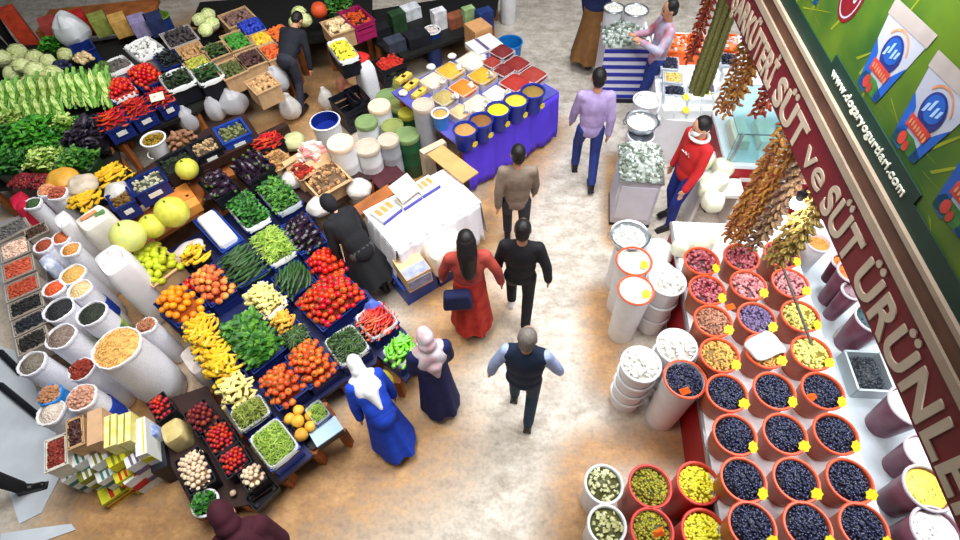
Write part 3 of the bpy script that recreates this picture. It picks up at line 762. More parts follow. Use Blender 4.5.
for col, lst in grid.items():
    x = {'left': 1.763, 'middle': 2.155, 'right': 2.548}[col]
    for i, (c, k) in enumerate(lst):
        p = P(c[0], c[1], ZR); p.x = x; p.z = ZR
        ds, ct, kd, sz, n, ms = KINDS[k]; row = len(lst) - i
        where = f'{col} column, {ORD[row]} row from near end'
        if first is None:
            first = tub('olive_tub', '', 'tub', p, ZR, RT, ZR - ZT, tub_brown, orange_rim, 'orange-rimmed tubs on the tub table'); t = first
        else: t = dup(first, (p.x, p.y, ZT), (0, 0, R(0, 6)))
        t['label'] = f'orange-rimmed tub of {ds}, {where}'
        h = heap('olive_heap', f'{ds} in the tub of the {where}', ct, (p.x, p.y, ZR - .035), 0, RT * 1.88, RT * 1.88, .055, kd, sz, n, ms, rnd=True, key=k, base=.03, group='olives on the tub table')
        if not (col == 'middle' and i == 0):
            price_card(Vector((p.x + RT * .72, p.y - RT * .62, ZR + .022)), f'yellow price card on the tub in the {where}')
# paper bag, orange cards and stick lying on tubs
def tent(name, label, cat, c, z, m, w=.09):
    p = P(c[0], c[1], z); b = MB(); b.add([(-w / 2, -.03, 0), (w / 2, -.03, 0), (w / 2, .03, 0), (-w / 2, .03, 0), (-w * .2, 0, w * .55), (w * .2, 0, w * .55)], [(3, 2, 1, 0), (0, 1, 5, 4), (2, 3, 4, 5), (1, 2, 5), (3, 0, 4)])
    o = b.build(name, m, None, p, .4, smooth=False); return tag(o, label, cat)
ocard = M('orange_card', (250, 110, 34), .6, .05)
tent('folded_card', 'folded orange card on the black olives at the right column, fourth row', 'card', (812, 397), ZR + .0, ocard, .075)
tent('folded_card', 'folded orange card between the brown and yellow olives in the left column', 'card', (730, 307), ZR + .01, ocard, .09)
p = P(765, 346, ZR + .03); b = MB()
b.lathe([(.03, -.1), (.05, -.09), (.055, 0), (.045, .1), (.06, .15)], 14, sx=1., sy=.5)
o = b.build('crumpled_bag', bagplastic); o.scale = (1.9, 1.3, 1.7); o.rotation_euler = (PI / 2, .1, 2.1); o.location = (p.x, p.y, ZR + .035); tag(o, 'crumpled white bag lying on the yellow brown olives in the middle column', 'bag')

# front group of tubs standing on the floor
def floor_tub(label, c, rpx, z, body, rim, kind, wherec, taper=.85, name='olive_tub'):
    r = prad(c, rpx, z); p = P(c[0], c[1], z); tub(name, label, 'tub', p, z, r, z, body, rim, 'floor tubs at the near end of the tub table', taper)
    return p, r
pinky = M('pink_plastic', (206, 120, 110), .4, .08, 8)
for c, rp, k, lb in (((650, 486), 20, 'green', 'tall red-rimmed tub of mixed green olives beside the white pickle bucket'), ((698, 483), 20, 'lemon', 'tall red-rimmed tub of yellow olives next to the red table front'),
                     ((652, 530), 20, 'green', 'red-rimmed tub of green olives with an orange card, at the bottom edge'), ((704, 532), 21, 'lemon', 'red-rimmed tub of yellow olives cut by the bottom edge')):
    p, r = floor_tub(lb, c, rp, .72, pinky if k == 'green' else M('red_plastic', (212, 60, 50), .4, .1, 8), M('red_plastic', (212, 60, 50), .4, .1, 8), k, '')
    ds, ct, kd, sz, n, ms = KINDS[k]
    heap('olive_heap', f'{ds} in the ' + lb.split(' of ')[0] + ' ' + ('with the orange card' if 'card' in lb else 'cut by the bottom edge' if 'cut' in lb else 'beside the white bucket' if k == 'green' else 'next to the red table front'), ct, (p.x, p.y, .72 - .05), 0, r * 1.84, r * 1.84, .05, kd, sz, n, ms, rnd=True, key=k, base=.03, group='olives in floor tubs')
tent('folded_card', 'folded orange card on the green olives at the bottom edge', 'card', (658, 533), .72, ocard, .1)
for c, lb in (((604, 484), 'white bucket of pickled leaves standing in front of the green olive tub'), ((607, 525), 'white bucket of pickled leaves at the bottom edge of the passage')):
    r = prad(c, 18, .6); p = P(c[0], c[1], .6); tub('pickle_bucket', lb, 'bucket', p, .6, r, .6, white_plastic, white_plastic, 'white pickle buckets on the floor', .85)
    heap('pickle_heap', 'pale pickles in the ' + lb.replace('of pickled leaves ', ''), 'pickles', (p.x, p.y, .56), 0, r * 1.84, r * 1.84, .06, 'chunk', .02, 60, [M('pickle_bed', (84, 84, 44), .4), M('pickle_piece', (150, 150, 84), .25, .3, 20, rgb2=(206, 206, 160))], rnd=True, base=.03)

# white cheese buckets and stacks along the passage
def stack(label, c, rpx, z, n, lbl_top, basec=None, heapz=.1, spec=True):
    """A stack of nested white tubs standing on the floor with a heap on top."""
    p = P(c[0], c[1], z); r = prad(c, rpx, z); h = z / n; out = []
    for k in range(n):
        rt = tub('white_tub', f'white plastic tub, {["lowest", "second", "third", "fourth", "fifth"][k]} in the {label}', 'tub', Vector((p.x, p.y, 0)), h * (k + 1), r * (.9 + .1 * (k + 1) / n), h + (.0 if k == 0 else .03), white_plastic, white_plastic, 'stacked white cheese tubs', .9)
    return p, r
cheese_m = [M('cheese_bed', (232, 230, 220), .5, .05), M('cheese_chunk', (246, 245, 238), .5, .04, 20)]
for lb, c, rp, z, n in (('stack beside the black olive tub on the floor', (641, 364), 19, .82, 4), ('stack behind the black olive floor tub', (677, 346), 19, .86, 4), ('stack behind the two red-rimmed cheese buckets', (668, 281), 17, .86, 3)):
    p, r = stack(lb, c, rp, z, n, '')
    heap('cheese_heap', f'white crumbly cheese heaped on the tub {lb}', 'cheese', (p.x, p.y, z - .03), 0, r * 1.9, r * 1.9, .13, 'chunk', .022, 90, cheese_m, rnd=True, base=.02)
for lb, c, rp in (('white cheese bag beside the steel bowl', (664, 236), 14), ('white cheese bag behind the red-rimmed cheese bucket', (668, 259), 14)):
    p = P(c[0], c[1], .8); r = prad(c, rp, .8)
    b = MB(); b.lathe([(r * .8, 0), (r * .95, .2), (r, .55), (r * .95, .75), (r * .6, .85), (r * .2, .9)], 22, wav=.06, nw=6)
    o = b.build('cheese_bag', M('cheese_bag_film', (246, 246, 242), .3, .03, 10, .4), None, (p.x, p.y, 0)); tag(o, lb, 'bag', 'white cheese bags by the passage')
for c, lb, yc in (((634, 261), 'tall white bucket with red rim, full of white cheese, next to the steel bowl', 1), ((636, 290), 'tall white bucket with red rim, second from the steel bowl', 1)):
    p = P(c[0], c[1], .86); r = prad(c, 17, .86)
    tub('cheese_bucket', lb, 'bucket', p, .86, r, .86, white_plastic, orange_rim, 'red-rimmed cheese buckets', .82)
    heap('cheese_heap', 'smooth white cheese in the ' + lb.split(',')[0] + (' next to the steel bowl' if 'next' in lb else ', second from the steel bowl'), 'cheese', (p.x, p.y, .82), 0, r * 1.84, r * 1.84, .03, 'chunk', .012, 40, cheese_m, rnd=True, base=.03)
    price_card(Vector((p.x + r * .55, p.y - r * .3, .875)), 'yellow price card on the cheese in the ' + ('bucket next to the steel bowl' if 'next' in lb else 'second bucket from the steel bowl'))
p = P(685, 379, .9); r = prad((685, 379), 20, .9)
tub('olive_tub', 'tall white tub with red rim holding black olives, standing on the floor by the table', 'tub', p, .9, r, .9, white_plastic, orange_rim, None, .85)
heap('olive_heap', 'heap of black olives with an orange card in the tall white floor tub', 'olives', (p.x, p.y, .85), 0, r * 1.84, r * 1.84, .05, 'ball', .0125, 230, black_ol, rnd=True, key='black', base=.03)
tent('folded_card', 'folded orange card on the black olives in the tall white floor tub', 'card', (685, 391), .9, ocard, .09)
def bowl(name, label, cat, c, rpx, z, h, m, group=None, zb=None):
    p = P(c[0], c[1], z); r = prad(c, rpx, z); rt = root(name, label, cat, (p.x, p.y, z - h), 0, group)
    b = MB(); b.lathe([(r * .6, 0), (r * .85, h * .35), (r, h), (r * 1.06, h + .006), (r * .96, h), (r * .8, h * .4), (r * .5, .012)], 30); b.build('bowl', m, rt)
    for sg in (-1, 1): MB().tube([(sg * r * 1.02, -.05, h * .8), (sg * r * 1.12, -.03, h * .85), (sg * r * 1.12, .03, h * .85), (sg * r * 1.02, .05, h * .8)], .008, 6).build('handle', m, rt)
    return p, r
# stands under the two steel bowls: plain white tin cans
def stand(label, c, rpx, z, m=None, name='tin_can'):
    p = P(c[0], c[1], z); r = prad(c, rpx, z); rt = root(name, label, 'can', (p.x, p.y, 0))
    MB().lathe([(r, 0), (r * 1.02, .02), (r, .04), (r, z - .04), (r * 1.02, z - .02), (r, z)], 26).build('can_body', m or white_plastic, rt)
    MB().lathe([(r * .9, z), (r * .9, z + .004)], 26).build('can_lid', steel, rt); return p
stand('white tin can carrying the steel bowl beside the cheese buckets', (628, 246), 13, .7)
p, r = bowl('steel_bowl', 'round steel bowl of white cheese on a can in front of the red-shirted seller', 'bowl', (630, 235), 19, .86, .15, steel, 'steel bowls')
heap('cheese_heap', 'pale cheese curds in the steel bowl in front of the red-shirted seller', 'cheese', (p.x, p.y, .81), 0, r * 1.75, r * 1.75, .04, 'chunk', .014, 60, [M('curd_bed', (196, 198, 190), .4), M('curd', (226, 228, 220), .3)], rnd=True, base=.04)
# grey cabinet with the silvery heap
m_, w_, d_, a_ = rect([(620, 151), (664, 151), (661, 182), (617, 182)], .78)
cb = root('steel_cabinet', 'tall grey cabinet under the heap of bagged cheese, at the passage edge', 'cabinet', (m_.x, m_.y, 0), a_)
MB().box((0, 0, .41), (w_ * .95, d_, .74)).build('cabinet_body', M('cabinet_grey', (196, 192, 204), .4, .06, 5), cb, bevel=.01)
MB().box((0, -d_ / 2 - .006, .42), (w_ * .8, .012, .55)).build('front_panel', M('cabinet_white', (216, 214, 226), .3, .05, 5), cb, smooth=False)
MB().box((0, 0, .02), (w_ * .97, d_ * 1.02, .04)).build('plinth', darkcrate, cb, smooth=False)
MB().box((0, .0, .79), (w_ * 1.02, d_ * 1.12, .02)).build('worktop', steel, cb, smooth=False)
p = P(643, 160, .86)
o = heap('cheese_bag_heap', 'heap of small shiny bags of grey-green cheese on the grey cabinet', 'cheese bags', (m_.x, m_.y + .02, .8), a_, w_ * 1.0, d_ * 1.15, .2, 'chunk', .026, 300, [M('bag_bed', (170, 180, 170), .3), M('bag_shiny', (190, 204, 194), .2, .25, 14, rgb2=(226, 232, 226)), M('bag_shiny_dark', (128, 140, 126), .25, .2, 14)], base=.0)
stand('tall white tin can carrying the steel basin behind the cheese bags', (641, 134), 14, .88)
p, r = bowl('steel_bowl', 'steel basin of white cheese on a tall can behind the heap of cheese bags', 'bowl', (642, 121), 16, 1.02, .13, steel, 'steel bowls')
heap('cheese_heap', 'white cheese in the steel basin behind the heap of cheese bags', 'cheese', (p.x, p.y, .985), 0, r * 1.75, r * 1.75, .03, 'chunk', .014, 40, cheese_m, rnd=True, base=.04)
for c, rp, lb in (((647, 100), 13, 'round white tub beyond the steel basin'),):
    p = P(c[0], c[1], .9); r = prad(c, rp, .9); tub('cheese_tub', lb, 'tub', p, .9, r, .9, white_plastic, white_plastic, None, .9)
    heap('cheese_heap', 'white cheese in the round white tub beyond the steel basin', 'cheese', (p.x, p.y, .87), 0, r * 1.84, r * 1.84, .06, 'chunk', .016, 40, cheese_m, rnd=True, base=.03)

# behind the tub table: purple barrels on a low bench
bench = root('low_bench', 'low grey bench behind the tub table carrying the purple barrels', 'bench', (0, 0, 0))
MB().box((3.45, 1.9, .43), (.95, 5.2, .04)).build('bench_top', M('bench_white', (206, 216, 222), .35, .06, 5), bench, smooth=False)
for y in (-.4, 1.9, 4.2):
    for x in (3.1, 3.8): MB().box((x, y, .205), (.06, .06, .41)).build('leg', steel, bench, smooth=False)
pur = M('purple_barrel', (146, 88, 112), .35, .2, 6); mar = M('maroon_barrel', (108, 30, 56), .35, .15, 6); wht = cheese_m[1]
for c, rp, z, h, body, cont, lb in (
    ((819, 243), 11, .86, .405, white_plastic, (238, 140, 60), 'small white tub of orange relish at the far bench end'),
    ((843, 262), 10, .9, .3, mar, (232, 134, 54), 'maroon tub of orange relish on the low bench'),
    ((852, 272), 13, .95, .5, pur, (226, 120, 50), 'purple barrel of orange relish just past the maroon tub'),
    ((853, 291), 10, .9, .45, pur, (150, 120, 130), 'small closed purple barrel on the low bench'),
    ((874, 318), 17, .95, .5, pur, (40, 70, 76), 'large purple barrel with dark teal top on the low bench'),
    ((912, 405), 21, .92, .47, pur, (246, 246, 244), 'purple barrel of white cheese nearest the grey lentil tray'),
    ((925, 452), 18, .86, .41, pur, (244, 246, 248), 'purple barrel of white cheese, second from the grey tray'),
    ((928, 488), 22, .92, .47, pur, (222, 206, 84), 'purple barrel of yellow butter on the low bench'),
    ((938, 532), 24, .9, .45, pur, (214, 212, 206), 'purple barrel of speckled white cheese cut by the bottom edge')):
    p = P(c[0], c[1], z); r = prad(c, rp, z)
    tub('barrel', lb, 'barrel', p, z, r, h, body, M('clear_rim', (206, 196, 204), .3, .05, 5), 'barrels on the low bench', .72)
    heap('cheese_heap', 'contents of the ' + lb.replace(' just', ' lying just'), 'spread', (p.x, p.y, z - .03), 0, r * 1.84, r * 1.84, .035, 'chunk', .008, 30, [M('spread_%d_%d_%d' % cont, cont, .5, .08, 20, .15)] * 2, rnd=True, base=.03)
m_, w_, d_, a_ = rect([(848, 350), (882, 352), (894, 388), (858, 392)], .62)
tr = root('steel_tray', 'shallow grey tray of dark seeds on the low bench behind the tub table', 'tray', (m_.x, m_.y, .45), a_)
b = MB(); b.box((0, 0, .01), (w_, d_, .02))
for sx, sy, L, W in ((0, -1, w_, .02), (0, 1, w_, .02), (-1, 0, .02, d_), (1, 0, .02, d_)): b.box((sx * w_ / 2, sy * d_ / 2, .08), (L, W, .16))
b.build('tray_body', M('clear_plastic', (196, 212, 216), .2, .06, 6), tr, smooth=False)
heap('seed_heap', 'pile of dark grey seeds in the shallow tray behind the tub table', 'seeds', (m_.x, m_.y, .52), a_, w_ * .9, d_ * .9, .1, 'cube', .012, 200, [M('seed_bed', (40, 44, 50), .5), M('seed', (70, 76, 84), .4, .3, 20)], base=.04)
p = P(868, 352, .5); b = MB(); b.lathe([(.16, 0), (.2, .04), (.17, .1), (.08, .13)], 16, sx=1.5, sy=.7, wav=.08, nw=5); o = b.build('plastic_bag', bagplastic, None, (p.x + .06, p.y + .24, .45), .3); tag(o, 'flat white plastic bag lying beyond the dark seed tray', 'bag')

# ------------------------------------------------------------------ strings of dried vegetables hung behind the sign
XH = 1.93
rail = MB().tube([(2.12, 1.5, 2.86), (2.06, 3.2, 2.86), (1.95, 6.2, 2.86)], .018, 8).build('hanging_rail', steel); tag(rail, 'steel rail behind the sign carrying the strings of dried vegetables', 'rail')
for yy in (1.55, 6.1):
    pass
pod = {}
def dried(kind, mats, L, r):
    pm = p_long('dried_' + kind, L, r, mats, .5, .35, False, 6); return pm
pod_m = {'brown': M('dried_brown', (190, 126, 56), .6, .3, 30, .3, rgb2=(128, 74, 34), rnd=.3), 'dark': M('dried_dark', (106, 80, 70), .6, .3, 30, .3, rgb2=(160, 124, 86), rnd=.35), 'olive': M('dried_olive', (168, 142, 66), .6, .3, 30, .3, rgb2=(112, 90, 46), rnd=.3), 'red': M('dried_red', (184, 74, 40), .6, .3, 30, .3, rgb2=(140, 50, 30), rnd=.3), 'green': M('dried_green', (130, 128, 70), .7, .3, 60, .3, rgb2=(92, 94, 48), rnd=.15)}
pods = {k: p_long('dried_vegetable', .062, .017, m, .8, .55, False, 6) for k, m in pod_m.items() if k != 'green'}
def string(label, bot, kind, x, ztop=2.84, n=None, dens=17, wid=.045, group='strings of dried vegetables behind the sign'):
    b = PX(bot[0], bot[1], x); L = ztop - b.z
    rt = root('dried_vegetable_string', label, 'dried vegetables', (x, b.y, ztop), 0, group)
    MB().tube([(0, 0, 0), (.004, 0, -L * .5), (0, 0, -L)], .004, 5).build('cord', M('cord', (160, 140, 110), .8), rt)
    k0 = max(0, L - 1.3)
    n = min(98, int((L - k0) * 78)) if n is None else n
    for i in range(n):
        z = -k0 - (L - k0) * (i + .5) / n; a = i * 2.4; d = dup(pods[kind], (wid * math.cos(a), wid * math.sin(a), z), (R(-.5, .5), R(.2, 1.1), a), R(.8, 1.15)); d.parent = rt
        d.name = 'dried_vegetable'
nm = 0
for bots, kind, x, desc in (
    ([(727, 238), (735, 246), (742, 240), (731, 228)], 'brown', 2.05, 'orange brown dried peppers hanging above the maroon olives'),
    ([(748, 250), (756, 247), (761, 238)], 'dark', 2.1, 'dark dried aubergines hanging right of the orange brown strings'),
    ([(769, 262), (777, 266), (786, 258), (794, 250)], 'olive', 2.13, 'olive brown dried okra hanging nearest the camera'),
    ([(718, 112), (725, 116), (734, 106), (741, 96)], 'brown', 2.04, 'brown dried peppers hanging behind the red-shirted seller'),
    ([(756, 116), (763, 112)], 'red', 2.1, 'reddish dried peppers high up next to the sign'),
    ([(688, 62), (694, 55)], 'red', 1.96, 'red dried peppers hanging left of the big green bundle')):
    for i, bt in enumerate(bots):
        string(f'string of {desc}, {["leftmost", "second from left", "third from left", "fourth from left"][i]}', bt, kind, x + .015 * i, dens=17)
b0 = PX(698, 90, 2.02); L = 2.86 - b0.z
rt = root('dried_okra_bundle', 'thick green bundle of dried okra strings hanging at the far end of the sign', 'dried vegetables', (2.02, b0.y, 2.86), 0)
for k in range(14):
    a = k * 2.4; q = .1 * math.sqrt((k + .5) / 14); b = MB(); pts = []; rr = []
    for i in range(46): f = i / 45; pts.append((q * math.cos(a) * (1 + .1 * math.sin(9 * f)), q * math.sin(a), -L * f - .02 * (k % 3))); rr.append(.026 * (1 + .28 * (i % 2)))
    b.tube(pts, rr, 7).build('okra_strand', pod_m['green'], rt)
# lamp and poles
p = PX(797, 203, 2.03); lamp = root('hanging_lamp', 'bright bare hanging lamp behind the strings of dried okra', 'lamp', (p.x, p.y, p.z))
MB().ell((0, 0, 0), (.045, .045, .055), None, 14, 10).build('bulb', M('lit_bulb', (255, 250, 240), .3, 0, emit=40), lamp)
MB().lathe([(.03, .04), (.035, .1), (.02, .12)], 14).build('socket', darkcrate, lamp)
MB().tube([(0, 0, .11), (.04, 0, 2.86 - p.z)], .006, 6).build('cable', darkcrate, lamp)
ld = bpy.data.lights.new('bulb_light', 'POINT'); ld.energy = 4; ld.shadow_soft_size = .06; ld.color = (1, .95, .88); lo = bpy.data.objects.new('bulb_light', ld); COL.objects.link(lo); lo.location = (p.x - .02, p.y - .02, p.z - .12)
a = P(812, 345, ZR + .03); c2 = PX(781, 262, 2.33)
st = MB().tube([a, c2], .012, 8).build('wooden_stick', M('grey_stick', (92, 84, 80), .6, .2, 20)); tag(st, 'thin grey stick standing in the yellow green olives and leaning on the okra strings', 'stick')
# ------------------------------------------------------------------ right stall interior: display counter and far tables
redpan = MATS['red_panel']
a, c = P(706, 212, .05), P(806, 214, .05)
yb = (a.y + c.y) / 2
ct = root('display_counter', 'refrigerated display counter with red front and glass top behind the red-shirted seller', 'counter', ((a.x + c.x) / 2 + .5, yb, 0))
wC = c.x - a.x + 1.0
MB().box((0, .5, .42), (wC, 1.0, .74)).build('counter_body', redpan, ct, smooth=False)
for z_, in ((.2,), (.62,)): MB().box((0, -.006, z_), (wC, .012, .05)).build('white_stripe', paper, ct, smooth=False)
MB().box((0, .5, .03), (wC, .96, .06)).build('plinth', darkcrate, ct, smooth=False)
MB().box((0, .5, .81), (wC, 1.0, .05)).build('shelf', M('shelf_white', (232, 240, 244), .3, .03, 5), ct, smooth=False)
gl = M('counter_glass', (196, 232, 234), .05, .03, 4, trans=.92)
MB().box((0, .06, 1.04), (wC, .012, .4)).build('front_glass', gl, ct, smooth=False)
MB().box((0, .5, 1.25), (wC, .9, .016)).build('glass_top', gl, ct, smooth=False)
for x in (-wC / 2 + .05, -.3, .4, wC / 2 - .05): MB().box((x, .06, 1.04), (.03, .03, .42)).build('glass_post', steel, ct, smooth=False)
for k in range(6):
    x = -wC / 2 + .2 + k * .3; tpx = ct.location + Vector((x, .5, .835))
    o = MB().box((0, 0, .06), (.2, .45, .12), 0, .9).build('cheese_block', M('cheese_block', (240, 236, 214), .5, .05, 10), None, tpx, bevel=.01)
    tag(o, f'block of white cheese inside the glass counter, {ORD[k + 1]} from the passage side', 'cheese', 'cheese blocks in the glass counter')
for k, (px, py) in enumerate(((712, 178), (722, 172), (717, 192), (707, 150), (728, 158))):
    p = P(px, py, .9); b = MB(); b.lathe([(.07, -.14), (.11, -.1), (.115, 0), (.09, .1), (.03, .15)], 16, wav=.07, nw=5)
    o = b.build('cheese_bag', M('bag_pale_yellow', (240, 238, 214), .3, .06, 6, .3, rgb2=(222, 230, 196)), None, (p.x, p.y, .79), R(0, 6)); 
    tag(o, 'plump pale cheese bag piled behind the red-shirted seller, ' + ['by his elbow', 'topmost of the pile', 'lowest of the pile', 'by his shoulder', 'against the glass counter'][k], 'bag', 'cheese bags behind the red-shirted seller')
bs = root('bag_shelf', 'low white shelf under the cheese bags behind the red-shirted seller', 'shelf', (P(716, 175, .6).x, P(716, 175, .6).y, 0))
MB().box((0, 0, .62), (.5, .75, .05)).build('shelf_top', paper, bs, smooth=False)
for sx in (-1, 1): MB().box((sx * .22, 0, .3), (.04, .7, .6)).build('side_panel', paper, bs, smooth=False)
def pxtable(name, label, quad, z, m, front=None, cat='table', thick=.05, group=None):
    mm, w, d, a = rect(quad, z); rt = root(name, label, cat, (mm.x, mm.y, 0), a, group)
    MB().box((0, 0, z - thick / 2), (w, d, thick)).build('table_top', m, rt, smooth=False)
    if front:
        for sy in (-1, 1): MB().box((0, sy * (d / 2 - .01), (z - thick) / 2), (w, .02, z - thick)).build('cloth_front', front, rt, smooth=False)
        for sx in (-1, 1): MB().box((sx * (w / 2 - .01), 0, (z - thick) / 2), (.02, d - .04, z - thick)).build('cloth_side', front, rt, smooth=False)
    else:
        for sx in (-1, 1):
            for sy in (-1, 1): MB().box((sx * (w / 2 - .05), sy * (d / 2 - .05), (z - thick) / 2), (.06, .06, z - thick)).build('leg', wood, rt, smooth=False)
    return rt, mm, w, d, a
# striped stall at the far end
sq = [(602, 22), (649, 20), (649, 46), (606, 46)]
rt, mm, w, d, a = pxtable('striped_table', 'table with blue and white striped cloth at the far end of the passage', sq, .95, white_top, white_top)
bl = M('stripe_blue', (52, 60, 170), .8, .1, 20)
for k in range(7): MB().box((0, -d / 2 - .004, .12 + k * .125), (w, .01, .058)).build('blue_stripe', bl, rt, smooth=False)
MB().box((0, -d / 2 - .004, .04), (w, .012, .07)).build('dark_hem', darkcrate, rt, smooth=False)
p = P(624, 34, .97)
heap('fish_heap', 'pale grey-green heap of small cheese bags on the striped table', 'cheese bags', (p.x, p.y, .95), a, w * .95, d * 1.0, .16, 'chunk', .032, 190, [MATS['bag_bed'], MATS['bag_shiny'], MATS['bag_shiny_dark']], base=.0).name = 'cheese_bag_heap'
for c, lb in (((614, 8), 'white tub on the striped table at its left end'), ((636, 10), 'large white round tub on the striped table beside the leaning seller')):
    p = P(c[0], c[1], 1.25); r = prad(c, 10 if c[0] < 620 else 12, 1.25); tub('cheese_tub', lb, 'tub', Vector((p.x, p.y, 0)), 1.25, r, .3, white_plastic, steel, 'tubs on the striped table', .9)
    heap('cheese_heap', 'white cheese filling the ' + lb, 'cheese', (p.x, p.y, 1.22), 0, r * 1.84, r * 1.84, .05, 'chunk', .016, 30, cheese_m, rnd=True, base=.03)
# far table with olive bins and white packs
rt, mm, w, d, a = pxtable('white_table', 'white table behind the big green okra bundle, covered with bins and packs', [(660, 34), (770, 34), (790, 125), (648, 122)], .72, white_top, white_top)
def bin_(name, label, quad, z, h, m, cont=None, group=None, **k):
    return crate(name, label, 'bin', quad, z, h=h, mat=m, slats=False, group=group, **k)
clearw = M('bin_white', (220, 228, 236), .35, .05, 6); orangebin = M('orange_crate', (244, 104, 28), .45, .08, 6)
for lb, q, m, kk in (('blue-black olives, left of the green okra bundle', [(662, 57), (679, 57), (678, 69), (660, 69)], clearw, 'black'), ('blue-black olives, right of the green okra bundle', [(721, 53), (737, 54), (738, 66), (719, 65)], clearw, 'black'),
                     ('dark olives, in front of the yellow cheese', [(665, 86), (685, 87), (685, 95), (663, 95)], clearw, 'black'), ('dark olives, beside the white packs right of the okra bundle', [(704, 84), (714, 84), (714, 92), (703, 92)], clearw, 'purple')):
    c = bin_('olive_bin', 'shallow white bin of ' + lb, q, .88, .14, m, group='olive bins on the far white table')
    ds, ctg, kd, sz, n, ms = KINDS[kk]; in_crate('olive_heap', 'heap of ' + lb + ', in a bin', 'olives', c, kd, .016, 120, ms, .05)
c = bin_('cheese_bin', 'white bin of yellow cheese in front of the orange crates', [(665, 72), (683, 73), (683, 83), (663, 82)], .88, .14, clearw)
in_crate('cheese_heap', 'yellow grated cheese in the bin in front of the orange crates', 'cheese', c, 'chunk', .016, 60, [M('ycheese', (232, 196, 104), .5), M('ycheese2', (240, 210, 128), .5)], .06)
for i, (x0, x1, y0, y1) in enumerate(((668, 690, 34, 52), (692, 708, 34, 52), (722, 738, 34, 50))):
    c = bin_('orange_crate', 'orange plastic crate on the far white table, ' + ['nearest the leaning seller', 'left of the green okra bundle', 'right of the green okra bundle'][i], [(x0, y0), (x1, y0), (x1 - 1, y1), (x0 - 2, y1)], .92, .2, orangebin, group='orange crates on the far table')
    in_crate('pack_heap', 'white and orange packs in the orange crate ' + ['nearest the leaning seller', 'left of the okra bundle', 'right of the okra bundle'][i], 'packs', c, 'chunk', .03, 30, [M('pack_orange', (240, 130, 70), .5, .1), M('pack_orange2', (240, 116, 50), .5, .1), M('pack_white', (230, 220, 214), .4)], .04)
k = 0
for py, xs in ((103, (668, 680, 692, 704, 716)), (114, (666, 679, 692, 705, 718)), (92, (692, 722, 734)), (78, (712, 726, 738))):
    for px in xs:
        p = P(px, py, .75); o = MB().box((0, 0, .07), (.16, .15, .14), 0, .85).build('cheese_pack', M('pack_film', (242, 246, 246), .3, .04, 8, .2, rnd=.05), None, (p.x, p.y, .72), R(-.3, .3), bevel=.012); k += 1
        tag(o, 'white wrapped cheese pack in rows on the far white table', 'cheese pack', 'white cheese packs on the far table')
for i, (px, py) in enumerate(((686, 97), (686, 110), (708, 92))):
    price_card(P(px, py, .88), 'yellow price card among the white packs on the far table, ' + ['upper left', 'lower left', 'right one'][i], .05)
# front white packs between seller and olives
k = 0
for px, py in ((688, 241), (694, 236), (701, 243), (681, 246), (708, 238)):
    p = P(px, py, .8); b = MB(); b.lathe([(.07, 0), (.09, .03), (.085, .15), (.05, .2), (.02, .23)], 14, wav=.05, nw=4); o = b.build('cheese_bag', M('bag_pale_yellow', (0, 0, 0)), None, (p.x, p.y, .7), R(0, 6)); k += 1
    tag(o, 'white cheese bag standing at the far end of the tub table, ' + ORD[k] + ' of five', 'bag', 'cheese bags at the far end of the tub table')

# ------------------------------------------------------------------ people
jeans = cloth('blue_jeans', (40, 58, 128), .15, 30)
darkj = cloth('dark_trousers', (44, 46, 58)); blk = cloth('black_cloth', (24, 24, 30)); nvy = cloth('navy_cloth', (26, 34, 78))
UP = ((0, .1, -1), (0, .1, -1))
person('man in a lilac shirt and blue jeans walking away up the passage', (582, 180), None, 92, cloth('lilac_shirt', (176, 156, 206)), jeans, hgt=1.68, stride=.14, arms=((0.05, .25, -1), (0.05, -.2, -1)))
person('man in a taupe shirt and dark trousers walking away behind the black-clad walker', (515, 247), None, 95, cloth('taupe_shirt', (134, 118, 104)), darkj, hgt=1.6, stride=.13, arms=((.05, -.2, -1), (.05, .2, -1)))
person('black-haired person in black with white shoes walking beside the woman in red', (518, 318), None, 88, blk, blk, hgt=1.62, stride=.12, arms=((.1, .1, -1), (.25, -.15, -1)), shoes=WSHOE)
rt, U, V, hd, s, arms_ = person('dark-haired woman in a coral top and long red skirt walking with a blue bag', (473, 327), None, 100, cloth('coral_top', (200, 84, 70), .2, 6, rgb2=(160, 60, 56)), blk, hgt=1.62, stride=.06, flare=.5, skirt=cloth('red_skirt', (168, 30, 26), .2, 8, rgb2=(196, 60, 44)), arms=((.2, .15, -1), (.35, -.1, -1)), hair=HAIR)
c = MB(); c.caps(hd(0, -.035, .12), hd(0, -.07, .0), .095, .1); c.caps(hd(0, -.07, .0), hd(0, -.09, -.26), .1, .07); c.build('long_hair', HAIR, rt, remesh=.011, sm=6)
b = MB(); b.box((0, 0, 0), (.3, .13, .24), 0, .85); bag = b.build('shoulder_bag', nvy, None, (rt.location.x - .1, rt.location.y - .19, .86), .15, bevel=.03); tag(bag, 'dark blue bag carried by the woman in the red skirt', 'bag')
person('woman in a long navy coat and white patterned headscarf beside the green pepper crate', (441, 404), None, 118, nvy, nvy, hgt=1.44, stride=.05, flare=.5, coat=cloth('navy_coat', (20, 28, 82)), scarf=M('pink_white_scarf', (222, 218, 226), .85, .1, 9, .1, rgb2=(196, 150, 160)), skirt_len=.9, headpitch=.35)
person('woman in a bright blue coat and white headscarf bending over the crates', (395, 441), None, 128, cloth('bright_blue', (20, 60, 176)), cloth('bright_blue_skirt', (18, 52, 160)), hgt=1.3, lean=.8, stride=.12, flare=.8, coat=cloth('bright_blue_coat', (22, 66, 190)), scarf=M('white_scarf', (226, 226, 232), .85, .05, 8), skirt_len=.86, arms=((.1, .5, -1), (.1, .6, -1)), headpitch=.1)
